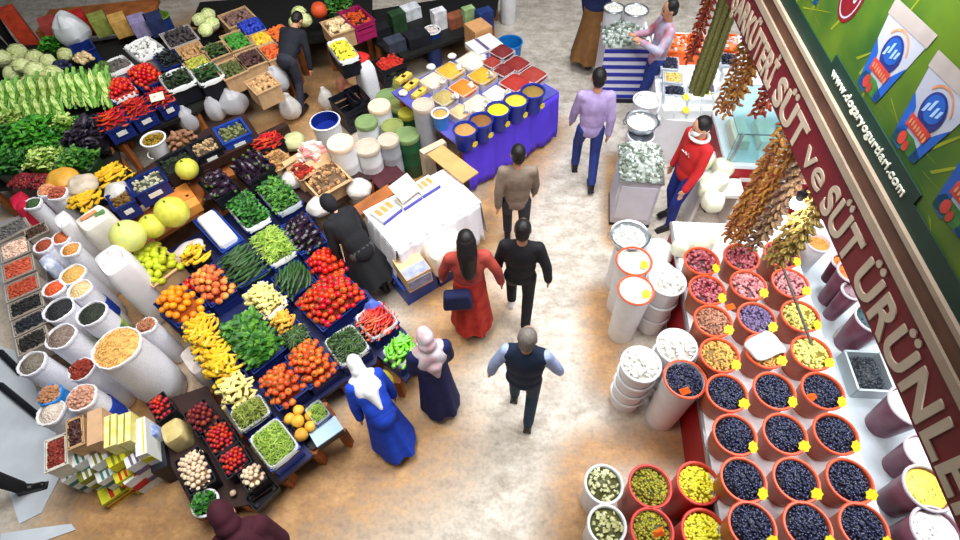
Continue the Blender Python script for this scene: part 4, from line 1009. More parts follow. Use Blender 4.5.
rt, *_ = person('grey-haired man in a navy vest and pale blue shirt walking up the passage', (521, 412), None, 84, cloth('pale_blue_shirt', (168, 184, 226)), cloth('slate_trousers', (44, 66, 84)), hair=GREYHAIR, hgt=1.6, stride=.1, vest=cloth('navy_vest', (24, 38, 62)), arms=((.3, -.1, -1), (.34, .12, -1)))
rt, U, V, hd, s, ar = person('seller in a red shirt and white face mask standing behind the cheese cabinet', (668, 222), None, 205, M('red_shirt', (206, 38, 40), .8, .12, 5, .08), cloth('seller_jeans', (30, 48, 130)), hgt=1.64, stride=.04, arms=((.05, .2, -1), (.05, -.05, -1)), mask=True, headpitch=.3, headturn=-.25)
e = MB()
for k in range(3): e.tube([U(-.07 + .05 * k, .133, .33), U(-.05 + .05 * k, .136, .38 - .02 * k), U(-.03 + .05 * k, .133, .33)], .006, 5)
e.build('shirt_print', paper, rt)
c = MB(); e_ = [U(.11 * math.cos(a), .02 + .1 * math.sin(a), .55) for a in [2 * PI * i / 16 for i in range(17)]]; c.tube(e_, .019, 8); c.build('white_collar', paper, rt)
person('seller in a striped jacket and blue jeans leaning beside the striped table', (643, 111), None, 190, M('striped_jacket', (196, 104, 118), .85, .1, 5, .05, rgb2=(176, 192, 216)), jeans, hgt=1.68, stride=.06, lean=-.05, arms=((.3, .4, -.5), (.2, .3, -.8)), fore=((-.4, .6, .2), (-.3, .7, .1)), mask=False)
person('person in dark blue top and brown skirt at the left end of the striped table', (586, 66), None, 60, cloth('dark_blue_top', (32, 44, 92)), blk, hgt=1.62, stride=.05, skirt=cloth('brown_skirt', (128, 88, 46)))
person('seller in dark clothes bending over the cardboard boxes of vegetables', (303, 108), None, 78, cloth('charcoal_jacket', (30, 32, 42)), cloth('charcoal_trousers', (46, 48, 62)), hgt=1.55, lean=1.0, stride=.1, arms=((.1, .5, -1), (.1, .6, -.9)))
person('person in a black hooded coat bending over the crates beside the white table', (375, 290), None, 140, blk, cloth('grey_trousers', (74, 72, 70)), hgt=1.45, lean=.75, stride=.08, hood=blk, coat=cloth('black_coat', (22, 23, 28)), skirt_len=.55, arms=((.1, .5, -1), (.1, .6, -.9)))
q = P(304, 592, 0)
person('person in a maroon coat leaning at the bottom edge by the garlic crates', (295, 590), None, 128, cloth('maroon_top', (70, 20, 36)), nvy, hgt=1.62, lean=.6, stride=.06, scarf=cloth('maroon_scarf', (64, 18, 34)), coat=cloth('maroon_coat', (66, 20, 36)), skirt_len=.7, arms=((.02, .3, -1), (.02, .3, -1)), fore=((-.3, .5, -1), (-.3, .5, -1)), loc=(q.x, q.y, 0))
q = P(-2, 508, 0)
person('person at the left edge of whom only black shoes and dark trousers show', (0, 0), None, 20, nvy, blk, hgt=1.7, stride=.16, loc=(q.x, q.y, 0))
q = P(22, 62, 0)
person('person in a dark top with bare forearm standing behind the cabbages', (0, 0), None, -60, blk, blk, hgt=1.68, stride=.05, loc=(q.x, q.y, 0), sleeves=.4, arms=((.15, .25, -1), (.15, .4, -.8)))
# ------------------------------------------------------------------ left side: produce stall
ZP = .62; HB = .22
def bench_poly(name, label, pts, z, m=None, cat='bench', zp=None):
    q = [P(x, y, zp or z) for x, y in pts]; cx = sum(p.x for p in q) / len(q); cy = sum(p.y for p in q) / len(q)
    rt = root(name, label, cat, (cx, cy, 0))
    MB().poly([(p.x - cx, p.y - cy) for p in q], z - .05, z).build('bench_top', m or redwood, rt, smooth=False)
    for p in q: k = .93; MB().box(((p.x - cx) * k, (p.y - cy) * k, (z - .05) / 2), (.07, .07, z - .05)).build('leg', wood, rt, smooth=False)
    return rt
ZB0 = ZP - HB
bench_poly('display_bench', 'low wooden display bench under the heaped vegetable crates facing the passage', [(246, 440), (271, 474), (306, 447), (279, 412), (311, 391), (340, 371), (345, 371), (372, 353), (373, 345), (402, 372), (421, 347), (402, 320), (373, 292), (350, 262), (328, 236), (303, 198), (279, 166), (250, 182), (192, 219), (126, 258), (150, 296), (149, 305), (180, 332), (183, 328), (213, 392), (228, 410)], ZB0, M('navy_sheet', (22, 30, 78), .5, .2, 6), zp=ZP)
bench_poly('display_bench', 'low dark bench under the mushroom and beet crates at the near end', [(150, 405), (206, 386), (238, 434), (272, 474), (287, 478), (246, 505), (195, 512), (168, 460)], ZB0 - .12)
leafbed = M('dark_leaf_bed', (24, 46, 20), .7, .3, 20)
def bedm(n, rgb): return M('packing_' + n, rgb, .85, .2, 20)
V_CR = 'produce crates on the low bench'
whl = M('white_liner', (232, 234, 234), .5, .04, 8)
# crate of countable produce
def items(desc, where, quad, proto, r, cat, bed, mat=None, liner=None, dome=.07, z=ZP, h=HB, cr='blue crate', sp=2.0, rowsp=None, ang0=None, tilt=.4, edge=1.0, cap=300, slats=True, strip=False, plug=.05, jit=.25, grp=None, cap_cat=None):
    c = crate(cr.replace(' ', '_').replace('-', '_') if False else 'produce_crate', f'{cr} of {desc}, {where}', 'crate', quad, z, h=h, mat=mat or navy, liner=liner, bed=bed, dome=dome, group=V_CR, slats=slats, strip=strip, plug=plug)
    one = desc
    if one.endswith('oes'): one = one[:-2]
    elif one.endswith('ies'): one = one[:-3] + 'y'
    elif one.endswith('s') and not one.endswith('squash'): one = one[:-1]
    fill(proto, c, r, f'{one} {where}', cat, f'{desc} {where}'[:60], sp=sp, rowsp=rowsp, ang0=ang0, tilt=tilt, edge=edge, cap=cap, jit=jit)
    return c
def stuff(name, desc, where, quad, kind, size, n, mats, cat, mat=None, liner=None, dome=.07, z=ZP, h=HB, cr='blue crate', below=.02, slats=True, strip=False, k=.95):
    c = crate('produce_crate', f'{cr} of {desc}, {where}', 'crate', quad, z, h=h, mat=mat or navy, liner=liner, group=V_CR, slats=slats, strip=strip)
    in_crate(name, f'heap of {desc}, {where}', cat, c, kind, size, n, mats, dome, below, k); return c
G = lambda n, a, b2=None: M(n, a, .5, .25, 26, rgb2=b2)
pea_m = [G('pea_bed', (92, 120, 40)), G('pea_pod', (150, 182, 70), (176, 202, 92)), G('pea_pod_dark', (124, 160, 56))]
bean_m = [G('bean_bed', (74, 84, 30)), G('bean_pod', (128, 140, 52), (156, 164, 76)), G('bean_pod_dark', (100, 118, 44))]
chard_m = [G('chard_bed', (24, 56, 20)), G('chard_leaf', (66, 122, 34), (96, 152, 48)), G('chard_leaf_dark', (40, 96, 30))]
pars_m = [G('parsley_bed', (18, 48, 18)), G('parsley_leaf', (40, 108, 32), (66, 140, 42)), G('parsley_leaf_dark', (28, 78, 26))]
darkg_m = [G('okra_bed', (24, 40, 22)), G('okra_pod', (58, 88, 44), (80, 110, 56)), G('okra_pod_dark', (38, 62, 34))]
stuff('pea_heap', 'pale green peas', 'at the near front corner of the stall', [(249, 439), (275, 420), (302, 446), (271, 470)], 'rod', .03, 420, pea_m, 'peas', liner=whl, dome=.09, mat=bluecrate)
stuff('bean_heap', 'olive green broad beans', 'just behind the pea crate', [(229, 413), (259, 396), (272, 413), (242, 432)], 'rod', .035, 280, bean_m, 'beans', liner=whl, dome=.08)
items('orange red tomatoes', 'right behind the small quince box', [(261, 383), (284, 360), (308, 391), (277, 409)], pr_otom, .031, 'tomato', bedm('red', (120, 30, 16)), dome=.12)
items('red orange tomatoes', 'on the passage side beside the okra crate', [(284, 357), (313, 338), (338, 368), (311, 388)], pr_otom, .031, 'tomato', MATS['packing_red'], dome=.12)
stuff('okra_heap', 'dark green okra pods', 'beside the red chilli crate on the passage side', [(325, 344), (352, 322), (369, 350), (342, 367)], 'rod', .045, 260, darkg_m, 'okra', liner=whl, dome=.06)
items('thin red peppers', 'with blue paper at the passage edge', [(355, 318), (379, 301), (399, 322), (373, 341)], pr_rpep, .021, 'red pepper', bedm('dred', (110, 20, 14)), liner=whl, dome=.06, sp=2.0, rowsp=.036, ang0=.5, tilt=.6)
items('bright green peppers', 'at the passage corner next to the navy-coated woman', [(382, 352), (403, 333), (418, 348), (401, 369)], pr_bpep, .028, 'green pepper', bedm('green', (40, 80, 20)), liner=whl, dome=.08, rowsp=.045, ang0=.4, tilt=1.2)
stuff('pea_heap', 'light green shelled beans', 'next to the quinces', [(306, 410), (319, 400), (330, 414), (316, 427)], 'rod', .022, 130, pea_m, 'beans', liner=whl, dome=.05, z=.55, h=.15, cr='small box')
c = crate('produce_crate', 'small dark box of quinces hanging over the bench edge by the pea crate', 'crate', [(288, 418), (304, 405), (317, 424), (300, 438)], .52, h=.12, mat=darkcrate, group=V_CR, bed=bedm('dark', (30, 24, 18)))
fill(pr_quin, c, .055, 'large yellow quince in the small dark box by the pea crate', 'quince', 'quinces in the small dark box')
p = P(326, 431, .5); sc = root('weighing_scale', 'flat scale with pale blue plate beside the quince box', 'scale', (p.x, p.y, .4), .75)
MB().box((0, 0, .04), (.26, .17, .08)).build('scale_body', darkcrate, sc, smooth=False); MB().box((0, 0, .09), (.27, .16, .02)).build('plate', M('pale_blue_plate', (176, 206, 236), .3, .04, 6), sc, smooth=False)
bench_poly('scale_stand', 'low black box under the scale and the quince box', [(292, 430), (322, 402), (342, 430), (312, 450)], .4, darkcrate, 'stand')
# middle rows
c = stuff('chard_heap', 'bright green chard leaves', 'in the middle of the stall', [(222, 332), (254, 308), (284, 346), (253, 378)], 'leaf', .06, 420, chard_m, 'chard', dome=.12)
items('pale yellow peppers', 'in the centre between the cucumbers and the tomatoes', [(242, 298), (264, 280), (287, 302), (268, 319)], pr_ypal, .026, 'pale yellow pepper', bedm('pale', (150, 132, 70)), liner=whl, dome=.1, rowsp=.042, ang0=.2, tilt=1.3)
items('small yellow squash', 'in the narrow box below the pale peppers', [(271, 323), (284, 311), (298, 322), (286, 335)], pr_ysm, .02, 'yellow squash', bedm('brown', (90, 60, 24)), dome=.09, rowsp=.035, ang0=.2, tilt=1.3)
stuff('okra_heap', 'dark green beans', 'between the chard and the orange tomatoes', [(285, 338), (300, 325), (314, 337), (290, 354)], 'rod', .05, 160, darkg_m, 'beans', dome=.06)
items('red tomatoes', 'in the largest heap of the stall', [(296, 304), (338, 270), (369, 296), (322, 330)], pr_tom, .034, 'tomato', MATS['packing_red'], dome=.17, cap=300, sp=1.85, edge=.98)
items('small red tomatoes', 'behind the largest tomato heap', [(305, 262), (331, 246), (348, 268), (324, 283)], pr_ctom, .03, 'cherry tomato', MATS['packing_red'], dome=.12)
items('dark green cucumbers', 'left of the largest tomato heap', [(273, 277), (297, 262), (315, 279), (290, 301)], pr_cuc, .019, 'cucumber', leafbed, dome=.08, rowsp=.034, sp=5.5, ang0=.9, tilt=.3, cap=60)
stuff('bean_heap', 'pale green flat beans', 'with white liner behind the cucumbers', [(253, 240), (277, 225), (295, 252), (271, 270)], 'rod', .06, 330, pea_m, 'beans', liner=whl, dome=.1, mat=bluecrate)
items('dark aubergines', 'beside the black hooded person', [(281, 226), (307, 213), (325, 241), (302, 255)], pr_aub, .036, 'aubergine', bedm('black', (16, 12, 16)), dome=.06, rowsp=.07, sp=3.6, ang0=.5, tilt=.5, mat=bluecrate)
items('long green cucumbers', 'in the middle behind the peaches', [(219, 258), (244, 243), (267, 270), (240, 288)], pr_cuc, .019, 'cucumber', leafbed, dome=.08, rowsp=.034, sp=5.5, ang0=.2, tilt=.4, cap=150)
stuff('parsley_heap', 'dark green parsley', 'in the rounded white liner beside the white cheese block', [(225, 203), (249, 189), (270, 219), (247, 233)], 'leaf', .045, 380, pars_m, 'parsley', liner=whl, dome=.08)
stuff('parsley_heap', 'bright green parsley', 'in the grey liner at the back row', [(254, 184), (277, 171), (300, 203), (278, 218)], 'leaf', .045, 380, chard_m, 'parsley', liner=M('grey_liner', (168, 176, 184), .5, .06, 8), dome=.08)
c = crate('produce_crate', 'blue crate with a white sheet beside the dark green parsley', 'crate', [(192, 221), (215, 209), (241, 239), (224, 252)], ZP, h=HB, mat=bluecrate, group=V_CR)
m_, w_, d_, a_ = rect([(195, 221), (215, 211), (239, 239), (223, 250)], ZP)
o = MB().box((0, 0, 0), (w_, d_, .12), 0, .93).build('wrapped_block', M('wrapped_block', (234, 234, 244), .45, .03, 6, .15), None, (m_.x, m_.y, ZP + .01), a_, bevel=.035); tag(o, 'white wrapped block lying in the blue crate beside the dark green parsley', 'block')
items('yellow green limes', 'in the open carton beside the melons', [(129, 259), (154, 239), (180, 264), (151, 291)], pr_lime, .04, 'lime', bedm('lime', (110, 100, 30)), mat=cardboard, cr='open carton', slats=False, dome=.05)
items('orange mandarins', 'at the left end of the stall', [(153, 303), (181, 285), (206, 304), (179, 328)], pr_mand, .041, 'mandarin', bedm('orange', (150, 70, 10)), dome=.12)
items('red yellow peaches', 'between the mandarins and the long cucumbers', [(188, 277), (214, 263), (236, 290), (212, 307)], pr_peach, .039, 'peach', MATS['packing_dred'], dome=.06)
c = crate('produce_crate', 'narrow dark crate of red plums squeezed behind the mandarins', 'crate', [(180, 284), (197, 273), (205, 283), (189, 293)], ZP - .04, h=HB - .04, mat=darkcrate, group=V_CR, bed=MATS['packing_dred'])
fill(pr_rpl, c, .034, 'shiny red plum in the narrow crate behind the mandarins', 'plum', 'red plums behind the mandarins', cap=40)
c = crate('produce_crate', 'small box of yellow bananas next to the plastic bag and limes', 'crate', [(183, 254), (197, 243), (208, 256), (194, 268)], ZP, h=HB, mat=darkcrate, group=V_CR, bed=MATS['packing_brown'], dome=.08)
fill(pr_yel, c, .026, 'yellow banana in the small box next to the limes', 'banana', 'bananas next to the limes', rowsp=.045, ang0=.3, tilt=1., sp=2.6)
p = P(181, 241, .68); b = MB(); b.lathe([(.1, -.08), (.16, -.04), (.17, .03), (.1, .09), (.03, .12)], 18, wav=.1, nw=5); o = b.build('plastic_bag', M('pinkish_bag', (226, 206, 204), .35, .1, 8, .5, rgb2=(238, 234, 236)), None, (p.x, p.y, .5), 1); tag(o, 'crumpled pinkish plastic bag behind the limes', 'bag')
for i, (q, pr, ds, rr) in enumerate((([(183, 326), (208, 312), (230, 346), (203, 360)], pr_yel, 'yellow peppers', 0), ([(203, 357), (229, 344), (244, 375), (217, 388)], pr_yel, 'deep yellow peppers', 0), ([(215, 387), (243, 373), (260, 394), (231, 410)], pr_ypal, 'pale yellow peppers', 0))):
    items(ds, 'in the column left of the chard, ' + ['uppermost', 'middle', 'lowest'][i] + ' of three', q, pr, .028, 'yellow pepper', MATS['packing_brown'], dome=.12, rowsp=.044, ang0=.5, tilt=1.4, cap=260)
# near left end: mushrooms, beets, radish
ZQ = .5
bl_ = dict(mat=darkcrate, z=ZQ, h=.2, cr='black crate')
items('dark red beets', 'upper of the three beside the yellow peppers', [(184, 414), (204, 399), (219, 421), (199, 437)], pr_drad, .0265, 'beet', MATS['packing_black'], dome=.03, **bl_)
items('red radishes', 'middle of the three beside the bean crate', [(201, 434), (224, 419), (238, 439), (216, 456)], pr_straw, .02, 'radish', MATS['packing_black'], dome=.03, **bl_)
items('small red radishes', 'lowest of the three beside the pea crate', [(216, 457), (239, 443), (252, 461), (228, 478)], pr_straw, .02, 'radish', MATS['packing_black'], dome=.03, **bl_)
items('bright red strawberries', 'in shade below the big grain sack', [(146, 404), (162, 393), (176, 409), (159, 420)], pr_straw, .02, 'strawberry', MATS['packing_black'], dome=.05, **bl_)
items('pale garlic bulbs', 'at the near left corner of the bench', [(174, 461), (198, 448), (215, 477), (191, 496)], pr_onion, .0215, 'garlic bulb', bedm('cream', (140, 110, 84)), dome=.05, **bl_)
items('pinkish garlic bulbs', 'in front of the pea crate on the stacked trays', [(239, 474), (256, 462), (266, 477), (248, 492)], pr_onion, .0215, 'garlic bulb', MATS['packing_cream'], dome=.05, **bl_)
o = dup(pr_onion, P(233, 493, .34), (0, .3, 0), 1.3, 'single white garlic bulb lying in front of the pinkish garlic crate'); o['category'] = 'garlic bulb'
for k in range(3):
    o = crate('slatted_tray', f'empty black slatted tray, {["lowest", "middle", "topmost"][k]} of the stack in front of the pea crate', 'tray', [(244, 498), (268, 478), (281, 488), (256, 509)], .1 + .1 * k, h=.095, mat=darkcrate, group='stacked black trays')
p = P(205, 503, .42); r = prad((205, 503), 12, .42)
tub('white_bowl', 'white bowl of parsley under the leaning person in maroon', 'bowl', p, .42, r, .12, white_plastic, white_plastic, None, .6); heap('parsley_heap', 'green parsley in the white bowl by the person in maroon', 'parsley', (p.x, p.y, .39), 0, r * 1.7, r * 1.7, .06, 'leaf', .04, 70, pars_m, rnd=True)
bench_poly('bowl_stand', 'small dark box carrying the white parsley bowl', [(192, 496), (214, 492), (222, 508), (198, 514)], .3, darkcrate, 'stand')
# blue paper
p = P(372, 305, .66); b = MB(); b.lathe([(.07, -.05), (.09, 0), (.06, .06), (.02, .1)], 12, wav=.2, nw=4); o = b.build('paper_ball', M('blue_paper', (84, 110, 214), .7, .15, 10), None, (p.x, p.y, .62)); tag(o, 'crumpled blue paper at the edge of the red pepper crate', 'paper')
p = P(379, 378, .8); b = MB(); b.lathe([(.06, -.1), (.11, -.05), (.12, .04), (.05, .1)], 14, wav=.08, nw=5); o = b.build('shopping_bag', M('olive_bag', (156, 140, 30), .5, .2, 8, .3), None, (p.x, p.y, .72), 0); tag(o, 'olive yellow bag held beside the bending woman in blue', 'bag')

# back rows and melons
melon('pale green melon nearest the white printed bag', (128, 236), 16, .95, True); melon('yellow melon between two larger melons', (152, 226), 12, .88); melon('largest yellow melon beside the orange carton', (172, 212), 15.5, .92); melon('yellow melon on the wooden rail by the navy crates', (187, 169), 10.5, .95)
bench_poly('melon_shelf', 'orange-brown wooden shelf carrying the melons and orange carton', [(112, 234), (128, 256), (198, 213), (208, 182), (290, 160), (284, 132), (264, 140), (118, 227)], .6, wood, 'shelf')
m_, w_, d_, a_ = rect([(154, 190), (182, 177), (200, 203), (172, 217)], .72)
cb = root('orange_carton', 'closed orange carton behind the largest melon', 'carton', (m_.x, m_.y, .6), a_); oc = M('orange_carton_board', (222, 146, 62), .8, .15, 8)
MB().box((0, 0, .06), (w_, d_, .12)).build('carton_body', oc, cb, smooth=False); MB().box((0, 0, .125), (w_ * .98, d_ * .48, .008)).build('flap', M('carton_flap', (206, 128, 50), .8, .15, 8), cb, smooth=False)
for x, y in ((-.12, .1), (.1, -.08), (.02, .14)): MB().lathe([(.02, .129), (.02, .131)], 10, (x, y, 0)).build('air_hole', darkcrate, cb)
items('dark purple aubergines', 'behind the white wrapped block', [(198, 183), (220, 170), (238, 186), (216, 200)], pr_aub, .036, 'aubergine', MATS['packing_black'], z=.8, h=.2, dome=.08, rowsp=.06, sp=3.4, ang0=.5, tilt=1.4, cr='dark crate', mat=darkcrate)
items('black plums', 'on the shelf behind the bright green parsley', [(231, 167), (257, 150), (273, 168), (248, 183)], pr_aub, .036, 'aubergine', MATS['packing_black'], z=.8, h=.2, dome=.04, rowsp=.06, sp=3.4, tilt=1.4, cr='dark crate', mat=darkcrate)
items('short red peppers', 'by the pink-topped bucket', [(252, 143), (274, 130), (284, 140), (262, 152)], pr_rpep, .02, 'red pepper', MATS['packing_dred'], z=.8, h=.2, dome=.06, rowsp=.036, ang0=.3, tilt=1.2, cr='black crate', mat=darkcrate)
# cardboard boxes heaped with odds
def box_open(label, quad, z, h, m=cardboard, group='open cardboard boxes', flaps=True, name='cardboard_box'):
    c = crate(name, label, 'box', quad, z, h=h, mat=m, slats=False, group=group, lip=.012); r, w, d, a, hf = c
    if flaps:
        for sy in (-1, 1):
            f = MB(); f.add([(-w / 2, sy * d / 2, h), (w / 2, sy * d / 2, h), (w / 2 * .95, sy * (d / 2 + .09), h + .07), (-w / 2 * .95, sy * (d / 2 + .09), h + .07), (-w / 2, sy * (d / 2 + .005), h - .004), (w / 2, sy * (d / 2 + .005), h - .004), (w / 2 * .95, sy * (d / 2 + .094), h + .066), (-w / 2 * .95, sy * (d / 2 + .094), h + .066)],
                            [(0, 1, 2, 3), (7, 6, 5, 4), (0, 4, 5, 1), (1, 5, 6, 2), (2, 6, 7, 3), (3, 7, 4, 0)]); f.build('flap', m, r, smooth=False)
    return c
for i, (q, cc, ds) in enumerate((([(262, 160), (278, 148), (294, 160), (276, 172)], (190, 140, 84), 'onions, beside the pink-topped bucket'), ([(300, 176), (332, 160), (352, 178), (318, 198)], (196, 150, 104), 'ginger roots, under the white drums'), ([(288, 170), (304, 160), (316, 170), (300, 182)], (176, 50, 36), 'dried red peppers, between the two brown boxes'))):
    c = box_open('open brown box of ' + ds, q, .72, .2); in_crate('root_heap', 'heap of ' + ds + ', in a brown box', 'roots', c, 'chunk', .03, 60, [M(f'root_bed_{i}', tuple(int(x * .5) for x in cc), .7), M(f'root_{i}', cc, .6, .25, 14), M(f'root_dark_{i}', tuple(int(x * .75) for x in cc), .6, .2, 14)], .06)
bench_poly('wooden_shelf', 'dark wooden shelf under the brown boxes and white bag behind the hooded person', [(260, 165), (300, 140), (372, 178), (330, 212), (300, 200)], .52, redwood, 'shelf')
for c_, lb, m in (((291, 175), 'small white bag hanging by the dried red peppers', bagplastic), ((358, 185), 'white tied bag in front of the tall white drums', bagplastic), ((318, 203), 'white bag beside the hooded head', bagplastic), ((293, 138), 'pale round melon-shaped sack behind the pink-topped bucket', M('pale_green_sack', (190, 190, 140), .6, .1, 10, .3))):
    p = P(c_[0], c_[1], .68); b = MB(); b.lathe([(.08, -.14), (.13, -.08), (.14, .02), (.09, .1), (.03, .15)], 16, wav=.08, nw=5); o = b.build('plastic_bag', m, None, (p.x, p.y, .66), R(0, 6)); tag(o, lb, 'bag', 'plastic bags among the boxes')
# wooden rail and navy crates along it
a, c = P(108, 213, .75), P(288, 127, .75); rl = root('wooden_rail', 'long dark red wooden rail running behind the melons', 'rail', tuple((a + c) / 2), math.atan2((c - a).y, (c - a).x)); L = (c - a).length
MB().box((0, 0, 0), (L, .1, .12)).build('beam', redwood, rl, smooth=False)
for x in (-L / 2 + .1, 0, L / 2 - .1): MB().box((x, .0, -.04), (.12, .13, .05)).build('bracket', redwood, rl, smooth=False)
for i, (q, ds, m, cont) in enumerate((([(108, 196), (126, 186), (134, 200), (112, 212)], 'navy crate at the left end of the wooden rail', navy, (120, 90, 40)), ([(128, 182), (158, 165), (166, 180), (134, 197)], 'navy crate with a white bar, second along the wooden rail', navy, (180, 180, 150)), ([(156, 161), (186, 146), (196, 160), (166, 178)], 'dark green-lined crate, third along the wooden rail', darkcrate, (40, 52, 30)),
                              ([(188, 145), (212, 133), (220, 147), (196, 160)], 'dark crate with printed white side, fourth along the wooden rail', darkcrate, (180, 150, 110)), ([(215, 128), (240, 117), (250, 132), (222, 146)], 'blue crate of spotted seeds at the right end of the wooden rail', bluecrate, (120, 126, 80)))):
    c = crate('navy_crate', ds, 'crate', q, .92, h=.22, mat=m, slats=False, strip=True, group='crates along the wooden rail')
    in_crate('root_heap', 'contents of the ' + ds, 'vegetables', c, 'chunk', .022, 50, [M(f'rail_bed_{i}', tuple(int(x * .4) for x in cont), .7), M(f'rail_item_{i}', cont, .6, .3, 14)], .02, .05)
bench_poly('crate_ledge', 'dark ledge carrying the crates along the wooden rail', [(104, 205), (128, 178), (214, 124), (244, 113), (258, 134), (112, 218)], .69, redwood, 'shelf')
p = P(153, 139, .85); r = prad((153, 139), 11, .85)
tub('pickle_bucket', 'white bucket of yellow brown pickles behind the navy crates', 'bucket', p, .85, r, .55, white_plastic, white_plastic, None, .75); heap('pickle_heap', 'yellow brown pickles in the white bucket behind the navy crates', 'pickles', (p.x, p.y, .82), 0, r * 1.8, r * 1.8, .04, 'chunk', .02, 50, [M('pick_bed', (90, 70, 20), .5), M('pick', (156, 128, 40), .4, .3)], rnd=True)
stand('low white can under the white pickle bucket behind the navy crates', (158, 152), 10, .3)
pr_pot = p_long('potato', .085, .03, M('potato_skin', (150, 108, 80), .75, .15, 20, rnd=.15), .1, .8, False, 8, True)
c = crate('produce_crate', 'wide crate of brown potatoes behind the navy crates', 'crate', [(166, 140), (186, 129), (198, 140), (174, 152)], .8, h=.22, mat=darkcrate, group=V_CR, bed=MATS['packing_brown'], dome=.06)
fill(pr_pot, c, .032, 'brown potato in the wide crate behind the navy crates', 'potato', 'potatoes behind the navy crates', sp=2.6, rowsp=.065)
bench_poly('crate_stand', 'dark stand under the wide potato crate', [(168, 146), (190, 132), (202, 142), (178, 158)], .58, darkcrate, 'stand')
for c_, lb, sz in (((112, 171), 'yellow', 0), ((88, 195), 'greenish yellow', 1)):
    q = [(c_[0] - 20, c_[1] + 8), (c_[0] + 4, c_[1] - 10), (c_[0] + 18, c_[1] + 2), (c_[0] - 6, c_[1] + 18)]
    items(f'{lb} bananas', 'behind the printed carton' if sz else 'left of the navy crates', q, pr_yel, .026, 'banana', MATS['packing_brown'], z=.8, h=.2, dome=.06, rowsp=.05, ang0=.3, tilt=1., sp=2.8, cr='dark crate', mat=darkcrate)
p = P(113, 186, .95); b = MB(); b.lathe([(.09, -.14), (.14, -.06), (.13, .04), (.06, .12), (.02, .17)], 16, wav=.1, nw=5); o = b.build('plastic_bag', bagplastic, None, (p.x, p.y, .9)); tag(o, 'white plastic bag on the bananas left of the navy crates', 'bag', 'plastic bags among the boxes')
for i, (c_, m) in enumerate((((72, 180), 'yellow'), ((80, 186), 'cream'))):
    p = P(c_[0] - 14 + 12 * i, c_[1] - 6, .95); b = MB(); b.lathe([(.11, -.12), (.16, -.05), (.16, .04), (.08, .12)], 16, wav=.07, nw=5); o = b.build('produce_bag', M('bag_' + m, (214, 160, 60) if i == 0 else (206, 190, 168), .4, .15, 9, .4), None, (p.x, p.y, .9), R(0, 6)); tag(o, f'{m} bag of vegetables behind the small sacks', 'bag', 'plastic bags among the boxes')
# ------------------------------------------------------------------ sacks of grain and nuts at the left
blue_s = M('blue_sack', (46, 140, 220), .6, .1, 20, .3)
SK = [
 ((116, 347), 23, 1.0, 'orange yellow grain', 'the largest sack, in front', (214, 158, 76), (236, 190, 112), None, None),
 ((58, 309), 14, .84, 'black seeds', 'behind the grey grain', (20, 22, 26), (40, 42, 46), None, None),
 ((91, 313), 14, .84, 'dark green lentils', 'directly behind the largest sack', (28, 34, 26), (50, 58, 44), None, 'g'),
 ((60, 336), 14, .8, 'grey brown lentils', 'left of the largest sack', (118, 92, 80), (150, 136, 126), None, None),
 ((31, 363), 13, .78, 'grey green lentils', 'at the outer left edge', (104, 96, 84), (140, 132, 118), None, None),
 ((81, 369), 12, .78, 'dark red beans', 'between the largest sack and the blue-banded sack', (112, 30, 24), (150, 56, 40), None, None),
 ((49, 394), 11, .74, 'brown walnuts', 'in a bright blue bag', (150, 96, 64), (186, 134, 96), blue_s, None),
 ((81, 397), 14, .8, 'pinkish brown beans', 'with a blue band', (178, 120, 98), (206, 156, 132), None, 'b'),
 ((50, 412), 13, .7, 'whitish rice', 'nearest the red bean carton', (206, 186, 168), (232, 220, 206), None, None),
 ((43, 245), 9, .84, 'dark red pepper flakes', 'left of the small orange spice sacks', (140, 52, 30), (168, 76, 44), None, None),
 ((61, 237), 9, .84, 'orange red lentils', 'below the white bag', (190, 88, 40), (214, 120, 64), None, None),
 ((70, 249), 9, .84, 'orange cracked wheat', 'right of the dark pepper flakes', (206, 132, 52), (226, 164, 84), None, None),
 ((53, 288), 10, .84, 'bright red lentils', 'left of the yellow grain', (206, 72, 30), (230, 104, 50), None, None),
 ((72, 274), 12, .84, 'yellow split peas', 'behind the cream chickpeas', (214, 158, 72), (234, 190, 110), None, None),
 ((79, 289), 11, .84, 'cream chickpeas', 'with a blue printed front', (226, 192, 134), (240, 214, 164), None, 'b'),
 ((32, 203), 8, .9, 'dried green leaves', 'farthest left at the back', (40, 70, 34), (66, 98, 52), None, None),
 ((46, 190), 8, .9, 'orange dried fruit', 'at the back beside the bright red item', (206, 124, 80), (226, 156, 112), None, None),
 ((57, 193), 9, .9, 'red brown dried fruit', 'at the back right of the orange one', (150, 60, 40), (180, 90, 66), None, None),
 ((146, 325), 9, .72, 'brown hazelnuts', 'to the right of the largest sack', (140, 84, 56), (170, 112, 80), None, None),
]
for i, (c, rx, z, ds, wh, c1, c2, m, bd) in enumerate(SK):
    band = M('blue_print', (32, 62, 170), .7, .2, 20) if bd == 'b' else M('green_print', (176, 184, 84), .7, .3, 12, rgb2=(56, 110, 60)) if bd == 'g' else None
    r, p, rad = sack(f'open {"blue" if m else "white"} sack of {ds}, {wh}', c, rx, z, m, 'open sacks of grain', band=band)
    gm = grainmat(f'grain_{i}', c1, c2, 55 if rx < 20 else 45)
    k = 'cube' if 'walnut' in ds or 'fruit' in ds or 'hazel' in ds or 'beans' in ds else 'rod' if i == 0 else None
    grain('grain_heap', f'{ds} filling the sack {wh}', 'grain', p, rad, z, gm, .06, k, .016 if k == 'cube' else .022, 90 if k == 'cube' else 160, [gm, M(f'grain_piece_{i}', c2, .6, .2, 20)])
